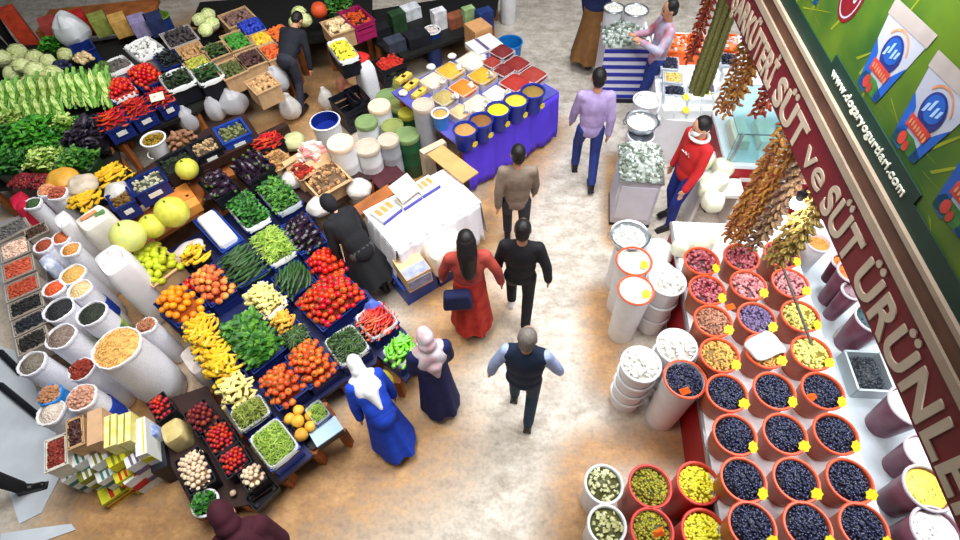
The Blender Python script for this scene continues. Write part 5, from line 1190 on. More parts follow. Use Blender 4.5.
# rectangular bins at the far left
binwall = M('bin_cardboard', (170, 158, 146), .7, .1, 12)
BN = [([(0, 246), (26, 235), (30, 251), (2, 262)], 'pinkish white peanuts', (226, 176, 150), (240, 206, 186), 'uppermost of the left bins'), ([(2, 266), (31, 254), (35, 269), (4, 282)], 'red spice flakes', (176, 66, 44), (206, 96, 66), 'below the peanut bin'), ([(5, 286), (36, 273), (40, 288), (7, 302)], 'rust red spice flakes', (160, 54, 34), (186, 80, 52), 'third of the left bins'),
      ([(8, 305), (41, 291), (43, 305), (11, 320)], 'black tea leaves', (18, 18, 20), (36, 36, 38), 'under the rust red spice'), ([(12, 323), (43, 308), (45, 322), (15, 337)], 'black cumin seeds', (16, 18, 26), (34, 38, 48), 'fifth of the left bins'), ([(16, 340), (45, 325), (48, 341), (19, 356)], 'dark dried leaves', (20, 18, 16), (40, 36, 32), 'nearest the grey green lentils'),
      ([(-8, 232), (24, 214), (28, 226), (-4, 246)], 'grey sunflower seeds', (70, 68, 68), (110, 108, 106), 'at the back by the left edge'), ([(25, 231), (44, 221), (48, 230), (28, 240)], 'dark raisins', (52, 34, 28), (80, 56, 44), 'small one at the back')]
for i, (q, ds, c1, c2, wh) in enumerate(BN):
    c = crate('spice_bin', f'shallow bin of {ds}, {wh}', 'bin', q, .8, h=.2, mat=binwall, slats=False, group='spice bins at the left edge')
    gm = grainmat(f'bin_grain_{i}', c1, c2, 60); in_crate('spice_heap', f'{ds} in the shallow bin {wh}', 'spice', c, 'cube', .012, 120, [gm, M(f'bin_piece_{i}', c2, .6, .25, 20)], .04, .02, .95)
bench_poly('bin_bench', 'pale bench under the spice bins at the left edge', [(-12, 226), (42, 208), (52, 345), (18, 364)], .6, M('bench_grey', (150, 148, 150), .7, .1, 8))
# bulky bags
def big_bag(label, quad, z0, z1, m, marks=None, cat='bag', name='printed_bag', group=None):
    mm, w, d, a = rect(quad, z1); rt = root(name, label, cat, (mm.x, mm.y, 0), a, group); b = MB(); h = z1 - z0; vs = []; fs = []; n = 28
    for j, (k, zz) in enumerate(((.86, 0), (.98, .04), (1.03, .3), (1.03, .7), (.98, .92), (.86, 1.0), (.5, 1.03))):
        for i in range(n):
            t = 2 * PI * i / n; c, s = math.cos(t), math.sin(t); e = .45
            vs.append((w / 2 * k * math.copysign(abs(c) ** e, c), d / 2 * k * math.copysign(abs(s) ** e, s), z0 + h * zz + .012 * math.sin(3 * t + j)))
    for j in range(6):
        for i in range(n): q, e = j * n + i, j * n + (i + 1) % n; fs.append((q, e, e + n, q + n))
    fs.append(tuple(reversed(range(n)))); fs.append(tuple(range(6 * n, 7 * n))); b.add(vs, fs); b.build('bag_body', m, rt)
    return rt, w, d
rt, w, d = big_bag('large bulky white bag with a faint round red print, standing beside the limes', [(90, 256), (120, 238), (136, 262), (106, 282)], 0, .98, M('white_paper_bag', (232, 230, 232), .6, .05, 6, .15))
b = MB()
for q in (.11, .07): b.lathe([(q, 0), (q, .003), (q * .86, .003), (q * .86, 0)], 22, (0, 0, 1.0), capb=False, capt=False)
b.build('round_print', M('faint_red_print', (226, 170, 164), .7, .1, 8), rt)
rt, w, d = big_bag('white printed carton with orange and green pictures below the bananas', [(72, 220), (102, 200), (114, 216), (84, 236)], .3, .95, M('white_carton', (226, 222, 208), .7, .06, 8), name='printed_carton', cat='carton')
b = MB(); b.box((-.02, .03, .985), (w * .5, .05, .006)); b.build('orange_print', M('print_orange_soft', (214, 140, 96), .7, .2, 14), rt, smooth=False); b = MB(); b.box((.08, -.03, .985), (w * .3, .05, .006)); b.build('green_print', M('print_green_soft', (90, 140, 70), .7, .2, 14), rt, smooth=False)
big_bag('white plastic bag behind the small orange lentil sacks', [(52, 216), (66, 208), (74, 222), (58, 232)], .3, .98, M('white_paper_bag', (0, 0, 0)), name='white_bag')
big_bag('white and blue patterned bag between the red and orange sacks', [(38, 258), (50, 250), (57, 266), (45, 275)], 0, .8, M('pattern_bag', (226, 228, 236), .5, .1, 9, .2, rgb2=(120, 140, 190)), name='patterned_bag')
big_bag('low pale bag lying between the big grain sack and the yellow peppers', [(178, 352), (194, 340), (206, 368), (192, 380)], 0, .5, M('pale_bag', (196, 186, 182), .5, .12, 9, .4), name='plastic_bag')
rt, *_ = big_bag('bright pink red bag behind the small sacks at the far left', [(8, 196), (24, 188), (30, 206), (14, 214)], .2, .9, M('pink_red_bag', (190, 30, 62), .5, .2, 9, .4), name='pink_bag')
big_bag('yellow, white and blue plastic bag beside the stacked cartons', [(158, 424), (178, 416), (186, 436), (164, 446)], 0, .5, M('yellow_mix_bag', (222, 200, 150), .4, .1, 7, .4, rgb2=(196, 176, 110)), name='plastic_bag')
big_bag('small white bag with a blue print by the stacked cartons', [(140, 428), (154, 422), (160, 434), (146, 440)], 0, .5, M('blue_mix_bag', (226, 228, 232), .4, .1, 7, .4, rgb2=(80, 120, 200)), name='plastic_bag')
# white sheet on the floor
vs = []; fs = []; nx = 16
pl_ = [P(x, y, 0) for x, y in ((-60, 330), (20, 352), (62, 445), (60, 478), (42, 513), (20, 524), (6, 480), (-60, 455))]
sh = MB().poly([(p.x, p.y) for p in pl_], .004, .012).build('floor_sheet', M('white_sheet', (206, 214, 222), .7, .06, 4, .2), smooth=False); tag(sh, 'white plastic sheet spread on the floor left of the sacks', 'sheet')
pl_ = [P(x, y, 0) for x, y in ((2, 534), (40, 528), (72, 524), (76, 530), (34, 545), (0, 549))]
sh = MB().poly([(p.x, p.y) for p in pl_], .004, .012).build('floor_sheet', M('white_sheet', (0, 0, 0)), smooth=False); tag(sh, 'small torn white sheet on the floor at the bottom left', 'sheet')
for i, (a_, c_) in enumerate((((0, 385), (40, 418)), ((0, 352), (20, 372)))):  # black tubes standing in for the shadow lines across the sheet
    a, c = P(*a_, .05), P(*c_, .05); b = MB().tube([a, (a + c) / 2, c], .035, 8); o = b.build('shadow_strip', darkcrate); tag(o, 'dark painted shadow line on the white sheet, ' + ['nearer to the camera', 'farther from the camera'][i], 'painted shadow')
# cartons and packs at the lower left
c = box_open('open white carton of red beans at the corner of the white sheet', [(45, 440), (66, 434), (67, 462), (45, 474)], .6, .5, M('white_carton', (0, 0, 0)), flaps=False)
gm = grainmat('red_bean_grain', (104, 36, 26), (140, 60, 44), 45); in_crate('bean_heap', 'dark red beans in the open white carton', 'beans', c, 'cube', .016, 160, [gm, M('red_bean', (134, 52, 40), .4, .3, 20)], .03, .03)
c = box_open('open brown carton of dark beans behind the red bean carton', [(66, 421), (82, 415), (84, 443), (68, 450)], .72, .6, cardboard, flaps=False)
gm = grainmat('dark_bean_grain', (48, 26, 24), (78, 46, 40), 45); in_crate('bean_heap', 'dark beans in the open brown carton', 'beans', c, 'cube', .016, 140, [gm, M('dark_bean', (70, 40, 36), .4, .3, 20)], .03, .03)
def pack(name, label, cat, quad, z0, z1, m, stripes=(), group=None):
    mm, w, d, a = rect(quad, z1); rt = root(name, label, cat, (mm.x, mm.y, z0), a, group); h = z1 - z0
    MB().box((0, 0, h / 2), (w, d, h)).build('carton_body', m, rt, smooth=False)
    for k, (f, sm, ww) in enumerate(stripes):
        MB().box((0, -d / 2 - .002, h * f), (w * .98, .004, h * ww)).build('printed_band', sm, rt, smooth=False)
        MB().box((w * (f - .5) * .8, 0, h + .001), (w * ww, d * .96, .003)).build('printed_band', sm, rt, smooth=False)
    return rt
ywc = M('yellow_carton', (228, 214, 110), .6, .12, 10, rgb2=(240, 236, 180)); wc = M('pale_carton', (226, 230, 228), .6, .06, 8); teal = M('teal_print', (60, 120, 120), .6, .2, 10); oliv = M('olive_print', (120, 124, 40), .6, .2, 10); prd2 = M('red_print', (190, 40, 40), .6, .1, 10); pnk = M('purple_print', (110, 90, 130), .6, .2, 10); brc = M('tan_carton', (206, 168, 130), .75, .1, 8); yl = M('lime_yellow_pack', (206, 204, 40), .6, .15, 12)
pack('carton', 'tall tan carton standing beside the open dark bean carton', 'carton', [(86, 412), (101, 408), (103, 440), (88, 446)], 0, .75, brc, group='cartons at the lower left')
pack('carton', 'left of the two tall pale yellow cartons', 'carton', [(103, 417), (115, 414), (117, 444), (105, 448)], 0, .72, ywc, ((.5, oliv, .1),), 'cartons at the lower left')
pack('carton', 'right of the two tall pale yellow cartons', 'carton', [(117, 415), (130, 412), (131, 440), (119, 444)], 0, .72, ywc, ((.5, oliv, .1),), 'cartons at the lower left')
pack('carton', 'white carton next to the yellow cartons with a yellow strip', 'carton', [(132, 420), (142, 418), (150, 452), (138, 456)], 0, .62, wc, ((.8, yl, .15),), 'cartons at the lower left')
for k in range(8):
    m, s1 = ((wc, teal), (wc, oliv), (yl, oliv), (wc, pnk), (wc, teal), (oliv, wc), (wc, teal), (yl, prd2))[k]
    x0, y0 = 68 + (k % 4) * 18.0, 449 + (k // 4) * 15 + (k % 4) * .5
    if k >= 4: x0 -= 11
    q = [(x0, y0 + 8), (x0 + 17, y0), (x0 + 24, y0 + 8), (x0 + 5, y0 + 17)]
    z1 = .52 if k < 4 else .38
    pack('grocery_pack', f'flat printed grocery pack, {["first", "second", "third", "fourth"][k % 4]} from the left in the {"upper" if k < 4 else "lower"} step of the stack', 'grocery pack', q, 0, z1, m, ((.3, s1, .14), (.7, s1, .14)), 'grocery packs stacked at the lower left')
pack('grocery_pack', 'lime yellow printed pack at the foot of the grocery stack', 'grocery pack', [(94, 490), (128, 474), (138, 484), (102, 502)], 0, .14, yl, ((.3, prd2, .12), (.7, oliv, .14)), 'grocery packs stacked at the lower left')
pack('grocery_pack', 'white and red pack leaning on the dark box right of the grocery stack', 'grocery pack', [(116, 474), (148, 458), (156, 464), (124, 482)], 0, .34, wc, ((.5, prd2, .3),), 'grocery packs stacked at the lower left')
pack('carton', 'black box at the right end of the grocery stack', 'carton', [(146, 442), (162, 438), (168, 464), (152, 474)], 0, .36, darkcrate, (), 'cartons at the lower left')

# ------------------------------------------------------------------ spice table with violet cloth
ZS = .78
fA, fB = P(470, 147, ZS), P(551, 96, ZS); bA, bB = P(380, 92, ZS), P(478, 40, ZS)
sm_, sw, sd, sa = rect([(468, 146), (552, 96), (490, 42), (386, 96)], ZS)
sp = root('spice_table', 'long spice table covered with a bright violet cloth, beside the passage', 'table', (sm_.x, sm_.y, 0), sa)
viol = M('violet_cloth', (92, 64, 236), .75, .08, 4, .1); indig = M('indigo_cloth', (84, 84, 170), .8, .1, 6, .1)
MB().box((0, 0, ZS - .03), (sw - .04, sd - .04, .05)).build('table_top', wood, sp, smooth=False)
def drape(x0, y0, x1, y1, top, drop, m, par, name='cloth_drop', nf=26, out=(0, -1), flare=.05):
    b = MB(); vs = []; fs = []; J = 7
    for j in range(J + 1):
        f = j / J
        for i in range(nf * 2 + 1):
            t = i / (nf * 2); w = (.012 + flare * f) * (.75 + .3 * math.sin(i * .6) + .2 * math.sin(i * 1.3 + 2 * f))
            vs.append((x0 + (x1 - x0) * t + out[0] * w, y0 + (y1 - y0) * t + out[1] * w, top - drop * f))
    for j in range(J):
        for i in range(nf * 2): a = j * (nf * 2 + 1) + i; fs.append((a, a + 1, a + nf * 2 + 2, a + nf * 2 + 1))
    o = b.add(vs, fs).build(name, m, par); sl = o.modifiers.new('s', 'SOLIDIFY'); sl.thickness = .006; return o
MB().box((0, 0, ZS), (sw, sd, .012)).build('cloth_top', indig, sp, smooth=False)
drape(-sw / 2, -sd / 2, sw / 2, -sd / 2, ZS, ZS - .06, viol, sp)
drape(sw / 2, -sd / 2, sw / 2, sd / 2, ZS, ZS - .06, viol, sp, out=(1, 0))
for x in (-1, 1):
    for y in (-1, 1): MB().box((x * (sw / 2 - .1), y * (sd / 2 - .1), (ZS - .06) / 2), (.07, .07, ZS - .06)).build('leg', wood, sp, smooth=False)
for i, (c, ds, c1) in enumerate((((465, 129), 'mixed brown yellow spice', (176, 128, 66)), ((481, 120), 'brown spice', (120, 78, 30)), ((498, 109), 'bright yellow turmeric', (240, 200, 20)), ((516, 100), 'golden curry powder', (222, 186, 50)), ((533, 91), 'dark mustard spice', (136, 108, 44)))):
    z = ZS + .27; p = P(*c, z); r = prad(c, 11.5, z)
    tub('spice_bucket', f'blue bucket of {ds}, {ORD[i + 1]} from the left along the violet cloth', 'bucket', p, z, r, .264, M('bucket_blue', (24, 46, 150), .4, .1, 8), M('bucket_blue', (0, 0, 0)), 'blue spice buckets', .85)
    heap('spice_heap', f'{ds} heaped in the {ORD[i + 1]} blue bucket', 'spice', (p.x, p.y, z - .02), 0, r * 1.86, r * 1.86, .04, None, .01, 0, grainmat(f'bspice_{i}', c1, tuple(min(255, int(v * 1.15)) for v in c1), 80, .3), rnd=True, base=.03)
    n_ = Vector((math.sin(sa), -math.cos(sa), 0)); price_card(Vector((p.x, p.y, z - .14)) + n_ * (r + .012) + Vector((.02, 0, 0)), f'yellow card on the front of the {ORD[i + 1]} blue spice bucket', .045).rotation_euler = (PI / 2, 0, sa)
p = P(440, 113, 1.0); r = prad((440, 113), 8, 1.0); tub('spice_bucket', 'light blue bucket of orange spice behind the first navy-blue bucket', 'bucket', p, 1.0, r, .215, M('sky_blue_plastic', (70, 140, 220), .4, .1, 8), white_plastic, None, .85)
heap('spice_heap', 'orange brown spice in the light blue bucket', 'spice', (p.x, p.y, .98), 0, r * 1.86, r * 1.86, .04, None, .01, 0, grainmat('bspice_l', (200, 140, 60), (226, 172, 90), 80, .3), rnd=True, base=.03)
SPB = [((515, 82), 13, 'brick red pepper paste', (166, 40, 30)), ((533, 74), 12, 'red brown sumac', (156, 52, 40)), ((517, 63), 11, 'dark maroon pepper flakes', (130, 30, 26)), ((504, 70), 9, 'maroon isot pepper', (120, 26, 26)), ((492, 62), 8, 'red chilli flakes', (150, 46, 36)), ((502, 51), 10, 'deep maroon sumac', (110, 24, 24)),
       ((496, 93), 11, 'white coconut', (240, 228, 214)), ((478, 103), 12, 'cream sesame', (240, 216, 178)), ((460, 111), 10, 'peach coloured powder', (232, 180, 130)), ((444, 97), 11, 'greenish brown thyme', (170, 150, 90)), ((463, 87), 12, 'bright orange lentils', (244, 120, 26)), ((482, 75), 12, 'ochre curry', (206, 156, 34)), ((450, 70), 12, 'mustard yellow powder', (206, 160, 48)), ((433, 80), 11, 'pale peach flour', (244, 214, 176)), ((472, 60), 13, 'cream coloured powder', (236, 220, 196))]
for i, (c, rp, ds, c1) in enumerate(SPB):
    z = ZS + .12; q = [(c[0] - rp, c[1]), (c[0] + rp * .1, c[1] - rp * .62), (c[0] + rp, c[1]), (c[0] - rp * .1, c[1] + rp * .62)]
    mm, w, d, a = rect(q, z); w = d = (w + d) / 2 * 1.42
    rt = root('spice_tray', f'square clear tray of {ds} on the spice table', 'tray', (mm.x, mm.y, ZS + .006), sa + .1, 'square spice trays'); b = MB(); h = .11
    b.box((0, 0, .006), (w * .86, d * .86, .012))
    for sx, sy in ((1, 0), (-1, 0), (0, 1), (0, -1)):
        b.box((sx * w * .44, sy * d * .44, h / 2), ((.012 if sx else w * .9), (.012 if sy else d * .9), h))
    b.build('tray_body', M('tray_grey', (206, 200, 200), .3, .06, 8), rt, smooth=False)
    heap('spice_heap', f'{ds} heaped in its square tray', 'spice', (mm.x, mm.y, ZS + .1), sa + .1, w * .96, d * .96, .085, None, .01, 0, grainmat(f'tspice_{i}', c1, tuple(min(255, int(v * 1.12)) for v in c1), 70, .35), base=.04)
    if i >= 6:
        o = MB().lathe([(.03, 0), (.045, .07), (.04, .072), (.026, .006)], 14).build('paper_scoop', paper, None, (mm.x + w * .42, mm.y - d * .1, ZS + .14)); o.rotation_euler = (.9, .3, R(0, 6)); tag(o, f'small white paper scoop beside the tray of {ds}', 'scoop', 'white scoops on the spice table')
for i, (x, y) in enumerate(((409, 76), (417, 83), (425, 91), (414, 73), (422, 80), (431, 87))):
    p = P(x - 8, y + 2, ZS + .06); o = MB().box((0, 0, .03), (.17, .1, .06), 0, .94).build('spice_packet', M('yellow_packet', (232, 196, 84), .5, .1, 20), None, (p.x, p.y, ZS + .008), sa + .3, bevel=.008); tag(o, 'yellow spice packet lying in two rows at the left end of the spice table', 'packet', 'yellow packets on the spice table')
p = P(435, 72, ZS)
for i, (x, y) in enumerate(((403, 92), (431, 66), (452, 55))):
    p = P(x, y, ZS + .05); o = MB().lathe([(.05, 0), (.06, .03), (.05, .06), (.02, .07)], 12, wav=.08, nw=4).build('spice_bag', paper, None, (p.x, p.y, ZS + .008)); tag(o, 'small white bag on the indigo cloth, ' + ['left end', 'middle', 'right end'][i], 'bag', 'small bags on the spice table')
# beyond the spice table
pack('paper_stack', 'stack of white papers and leaflets at the far end of the spice table', 'papers', [(468, 44), (490, 30), (500, 44), (478, 56)], ZS - .01, ZS + .06, paper, ((.4, pnk, .12),)); pack('cardboard_box', 'small orange-brown cardboard box beyond the spice table', 'box', [(468, 24), (482, 14), (488, 26), (474, 36)], ZS - .3, ZS + .12, M('kraft_board', (206, 152, 100), .8, .1, 8))
p = P(510, 42, .5); r = prad((510, 42), 12, .5); tub('blue_basin', 'round blue plastic basin on the floor beyond the spice table', 'basin', p, .5, r, .5, M('basin_blue', (26, 120, 196), .4, .08, 8), M('basin_blue', (0, 0, 0)), None, .8)
p = P(508, 22, 0); b = MB(); b.lathe([(.12, 0), (.14, .05), (.14, .55), (.1, .75), (.05, .85), (.05, .95)], 18); o = b.build('white_canister', white_plastic, None, (p.x, p.y, 0)); tag(o, 'tall white canister standing at the passage edge beyond the blue basin', 'canister')

# ------------------------------------------------------------------ drums behind the white table
def drum(label, c, rp, z, body, lid, h=None, ribs=True, rim=None):
    p = P(c[0], c[1], z); r = prad(c, rp, z); rt = root('lidded_drum', label, 'drum', (p.x, p.y, 0), R(0, 6), 'lidded drums behind the white table')
    pr = [(r * .93, 0), (r * .98, .02)]
    for f in (.3, .33, .36, .64, .67, .7): pr.append((r * (1.02 if f in (.33, .67) and ribs else .98), z * f))
    pr += [(r * .98, z - .05)]
    MB().lathe(pr, 26).build('drum_body', body, rt); MB().lathe([(r * 1.03, z - .06), (r * 1.05, z - .02), (r * 1.0, z), (r * .9, z - .004), (r * .88, z - .012)], 26, capb=True).build('lid', lid, rt)
    return rt
lidp = M('peach_lid', (240, 212, 184), .5, .05, 8); lidg = M('green_lid', (128, 152, 98), .5, .1, 8); lidgr = M('grey_beige_lid', (196, 182, 164), .5, .06, 8); grnb = M('green_drum', (36, 92, 56), .45, .12, 6); greyb = M('grey_drum', (176, 178, 188), .45, .08, 6); olivel = M('olive_lid', (138, 148, 84), .5, .12, 8); ygl = M('yellow_green_lid', (176, 172, 60), .5, .1, 8)
drum('white drum with peach lid at the back beside the black crates', (379, 105), 11, .7, white_plastic, lidp); drum('white drum with green lid, left among the green drums', (366, 121), 11, .66, white_plastic, lidg); drum('dark green drum with dull green lid at the back by the spice table corner', (387, 95), 11, .5, grnb, lidg); drum('green drum with olive lid next to the yellow packets', (399, 104), 10, .55, grnb, olivel)
drum('small green drum with yellow-green lid left of the tall grey cylinder', (407, 112), 9, .6, grnb, ygl); drum('green drum with olive lid in the middle of the group', (392, 125), 11, .6, grnb, olivel); drum('large dark green drum nearest the cardboard sheet', (407, 134), 12, .66, grnb, lidg); drum('tall grey cylinder drum next to the light blue bucket', (423, 104), 11, 1.05, greyb, lidgr, ribs=False)
drum('tall white drum with peach lid, largest of the white drums', (340, 142), 13, .95, white_plastic, lidp); drum('white drum with grey-beige lid right of the tallest white drum', (367, 146), 12.5, .75, white_plastic, lidgr); drum('grey drum with beige lid beside the large dark green drum', (388, 139), 10.5, .75, greyb, lidgr)
p = P(325, 121, .75); r = prad((325, 121), 14, .75); tub('white_tub', 'white tub with deep blue inside standing behind the white drums', 'tub', p, .75, r, .75, white_plastic, white_plastic, None, .85); MB().lathe([(r * .95, .62), (r * .97, .765), (r * .9, .766), (r * .88, .63)], 26).build('blue_basin', M('deep_blue', (18, 40, 130), .35, .15, 8), bpy.data.objects[[o.name for o in COL.objects if o.get('label', '').startswith('white tub with deep blue')][0]])
p = P(312, 154, .75); r = prad((312, 154), 13, .75); tub('white_tub', 'white bucket heaped with pink and white wrapped goods left of the tall drum', 'tub', p, .75, r, .75, white_plastic, white_plastic, None, .8)
heap('wrapped_goods', 'pink and white wrapped goods heaped in the white bucket left of the tall drum', 'goods', (p.x, p.y, .72), 0, r * 1.9, r * 1.9, .14, 'chunk', .05, 26, [M('wrap_bed', (226, 206, 190), .5), M('wrap_pink', (236, 150, 146), .5, .1), M('wrap_white', (240, 228, 214), .5, .05)], rnd=True)
p = P(334, 118 + 22, .0); o = MB().lathe([(.03, 0), (.03, .03), (.0, .03)], 10).build('bottle_cap', grnb, None, (p.x, p.y, 0)) if False else None
for i, q in enumerate(([(330, 98), (350, 88), (362, 104), (344, 116)], [(344, 90), (358, 84), (368, 98), (356, 104)])): crate('black_crate', 'black slatted crate standing empty behind the white drums, ' + ['larger one', 'smaller one'][i], 'crate', q, .4, h=.38, mat=darkcrate, group='empty black crates')
pack('maroon_sacks', 'dark maroon bundle lying between the drums and the white table', 'bundle', [(366, 174), (392, 160), (404, 174), (380, 190)], 0, .4, M('maroon_bundle', (72, 26, 36), .7, .25, 10, .3))

# white table, cloth, papers
ZCL = .78
wm_, ww, wd, wa = rect([(376, 216), (438, 164), (484, 204), (388, 250)], ZCL)
wa_ = wa
wt = root('white_cloth_table', 'table under a long white cloth between the hooded person and the violet spice table', 'table', (wm_.x, wm_.y, 0), wa)
wcl = M('white_cloth', (232, 232, 240), .8, .04, 5, .08)
MB().box((0, 0, ZCL - .03), (ww - .03, wd - .03, .05)).build('table_top', wood, wt, smooth=False); MB().box((0, 0, ZCL), (ww + .03, wd + .03, .012)).build('cloth_top', wcl, wt, smooth=False)
for (x0, y0, x1, y1, o_) in ((-ww / 2, -wd / 2, ww / 2, -wd / 2, (0, -1)), (ww / 2, -wd / 2, ww / 2, wd / 2, (1, 0)), (-ww / 2, -wd / 2, -ww / 2, wd / 2, (-1, 0))): drape(x0, y0, x1, y1, ZCL, .6, wcl, wt, out=o_, flare=.09)
for x in (-1, 1):
    for y in (-1, 1): MB().box((x * (ww / 2 - .1), y * (wd / 2 - .1), (ZCL - .06) / 2), (.06, .06, ZCL - .06)).build('leg', wood, wt, smooth=False)
for i, (q, lb) in enumerate((([(369, 212), (387, 198), (401, 208), (383, 222)], 'white tray of leaflets with orange marks at the left corner of the white table'), ([(395, 200), (412, 188), (420, 196), (404, 208)], 'white tray of leaflets in the middle of the white table'), ([(412, 185), (428, 174), (439, 184), (422, 196)], 'white tray of leaflets with violet edge at the right of the white table'))):
    rt = pack('leaflet_tray', lb, 'leaflets', q, ZCL + .01, ZCL + .06, paper, (), 'leaflet trays on the white table'); mm, w, d, a = rect(q, ZCL)
    for k in range(3): MB().box((-w * .28 + w * .28 * k, .02, .052), (w * .2, d * .5, .004)).build('orange_mark', M('soft_orange_mark', (226, 150, 84), .7, .1, 10), rt, smooth=False)
    MB().box((0, -d / 2 - .006, .02), (w, .012, .035)).build('violet_edge', indig, rt, smooth=False)
mm, w, d, a = rect([(389, 190), (407, 172), (418, 186), (404, 200)], ZCL + .2); o = MB().box((0, 0, 0), (w, d, .012)).build('sign_board', M('grey_card', (206, 194, 186), .7, .06, 8), None, (mm.x, mm.y, ZCL + .18), a, smooth=False); o.rotation_euler = (.55, 0, a); tag(o, 'grey-white card board propped behind the leaflet trays', 'board')
mm, w, d, a = rect([(428, 154), (442, 145), (479, 172), (462, 183)], .84); o = MB().box((0, 0, 0), (w, d, .02)).build('cardboard_sheet', M('tan_board', (218, 160, 100), .75, .1, 5), None, (mm.x, mm.y, .83), a, smooth=False); tag(o, 'tan cardboard sheet laid between the white table and the spice table', 'cardboard')
pack('stool', 'low dark stool under the tan cardboard sheet', 'stool', [(436, 158), (446, 152), (468, 172), (458, 179)], 0, .815, darkcrate)
pack('wooden_plank', 'narrow pale plank at the end of the tan cardboard sheet', 'plank', [(420, 151), (442, 137), (445, 142), (424, 155)], .0, .8, M('pale_plank', (206, 186, 160), .7, .1, 8))
a, c = P(350, 215, .6), P(392, 188, .6); o = MB().box((0, 0, 0), ((c - a).length, .18, .08)).build('wooden_beam', wood, None, tuple((a + c) / 2 + Vector((0, 0, 0))), math.atan2((c - a).y, (c - a).x), smooth=False); tag(o, 'orange-brown wooden beam behind the white table', 'beam'); o.location.z = .56
# box and bag on blue crates in front of the white table
q = [(388, 268), (418, 248), (434, 270), (404, 292)]
c = crate('blue_crate', 'blue crate carrying a printed cardboard box in front of the white table', 'crate', q, .34, h=.34, mat=bluecrate, slats=False, group='blue crates in front of the white table')
rt = pack('printed_box', 'cardboard box with grey printed front lying on the blue crate', 'box', [(392, 260), (416, 248), (430, 268), (407, 282)], .345, .58, M('box_tan', (226, 190, 140), .7, .08, 8)); mm, w, d, a = rect([(392, 260), (416, 248), (430, 268), (407, 282)], .58); MB().box((0, -d * .27, .237), (w * .95, d * .42, .004)).build('grey_print', M('grey_blue_print', (150, 156, 190), .6, .2, 14), rt, smooth=False); MB().box((0, -d / 2 - .003, .11), (w * .9, .005, .15)).build('grey_print', MATS['grey_blue_print'], rt, smooth=False)
crate('blue_crate', 'blue crate under the big translucent bag in front of the white table', 'crate', [(424, 256), (456, 234), (470, 252), (438, 274)], .3, h=.3, mat=navy, slats=False, group='blue crates in front of the white table')
big_bag('big translucent bag of bread on the blue crate in front of the white table', [(420, 244), (452, 222), (468, 240), (436, 264)], .31, .66, M('clear_bread_bag', (224, 206, 180), .35, .12, 7, .5, rgb2=(238, 230, 220)), name='bread_bag')

# ------------------------------------------------------------------ vegetable stall at the top left
ZT2 = .9
bench_poly('vegetable_counter', 'dark sloping counter under the cabbages and lettuces at the upper left', [(-10, 46), (62, 44), (72, 72), (106, 96), (102, 118), (110, 150), (-10, 176)], .62, blacksheet)
pr_l2 = pr_let
for i, (x, y, s) in enumerate(((18, 52, 1), (35, 58, 1), (48, 62, .9), (35, 71, 1.05), (53, 75, 1.1), (13, 74, 1), (29, 84, .95), (48, 85, .95), (2, 58, 1), (9, 62, 1), (65, 55, .85), (22, 66, .95))):
    z = .84 + (.1 if i in (3, 8, 11) else 0); p = P(x, y, z); o = dup(pr_cab, p, (R(-.5, .5), R(-.5, .5), R(0, 6)), .64 * s, 'pale round white cabbage piled at the upper left above the lettuces' if i != 10 else 'single small cabbage lying right of the cabbage pile'); o['category'] = 'cabbage'; o['group'] = 'white cabbages'
k = 0
for row, (y0, sc) in enumerate(((99, 1.0), (114, .8))):
    for i in range(11):
        x = 4 + i * 10.2 + row * 4; y = y0 - i * (.9 if row == 0 else .6) + R(-1.5, 1.5)
        if row and i > 5: continue
        o = dup(pr_let, P(x, y, .88 - .12 * row), (.62, R(-.15, .15), .28 + R(-.2, .2)), (.9 * sc * R(.9, 1.15), 1.2 * sc * R(.9, 1.15), .9 * sc), 'pale green romaine lettuce in the ' + ('upper' if row == 0 else 'lower') + ' row below the cabbages'); o['category'] = 'lettuce'; o['group'] = 'romaine lettuces'
def leafheap(name, desc, c, rx, ry, z, mats, size=.07, n=420, dome=.14, cat='leaves', ang=0., kind='leaf'):
    p = P(c[0], c[1], z); w = 2 * prad(c, rx, z); d = (P(c[0], c[1] - ry, z) - P(c[0], c[1] + ry, z)).length
    heap(name, desc, cat, (p.x, p.y, z - .1), ang, w, d, dome, kind, size, n, mats, rnd=False, base=.15)
brt = [G('bright_bed', (24, 70, 14)), G('bright_parsley', (58, 138, 32), (92, 170, 46)), G('bright_parsley_dark', (40, 120, 26))]
pal = [G('pale_bed', (80, 110, 30)), G('pale_leaf', (170, 200, 90), (210, 226, 140)), G('pale_leaf_dark', (120, 160, 60))]
leafheap('parsley_heap', 'large bright green heap of parsley below the lettuces', (38, 132), 26, 13, .85, brt); leafheap('lettuce_heap', 'small pale curly lettuce beside the bright parsley', (62, 121), 9, 6, .88, pal, .05, 120, .1); leafheap('lettuce_heap', 'pale lettuce leaves under the bright parsley', (43, 156), 15, 8, .8, pal, .06, 220, .1)
leafheap('herb_heap', 'dark green herbs at the left edge', (10, 158), 15, 10, .8, pars_m, .06, 240, .1); leafheap('herb_heap', 'green herbs right of the pale lettuce', (76, 157), 15, 8, .8, chard_m, .06, 240, .1); leafheap('herb_heap', 'dark herbs at the left edge below the lettuces', (4, 134), 10, 10, .8, pars_m, .06, 180, .1); leafheap('leaf_heap', 'pale stalks at the left end under the lettuces', (8, 118), 10, 6, .84, pal, .06, 120, .08)
leafheap('herb_heap', 'green herbs lying behind the cabbage pile', (50, 42), 9, 5, .85, brt, .06, 120, .08); leafheap('radish_heap', 'dark red radishes in the dark row below the pale lettuce', (27, 177), 20, 6, .75, [G('rad_bed', (50, 14, 20)), G('rad_red', (150, 36, 44), (120, 30, 30)), G('rad_dark', (90, 24, 30))], .028, 200, .06, 'radishes', .0, 'ball')
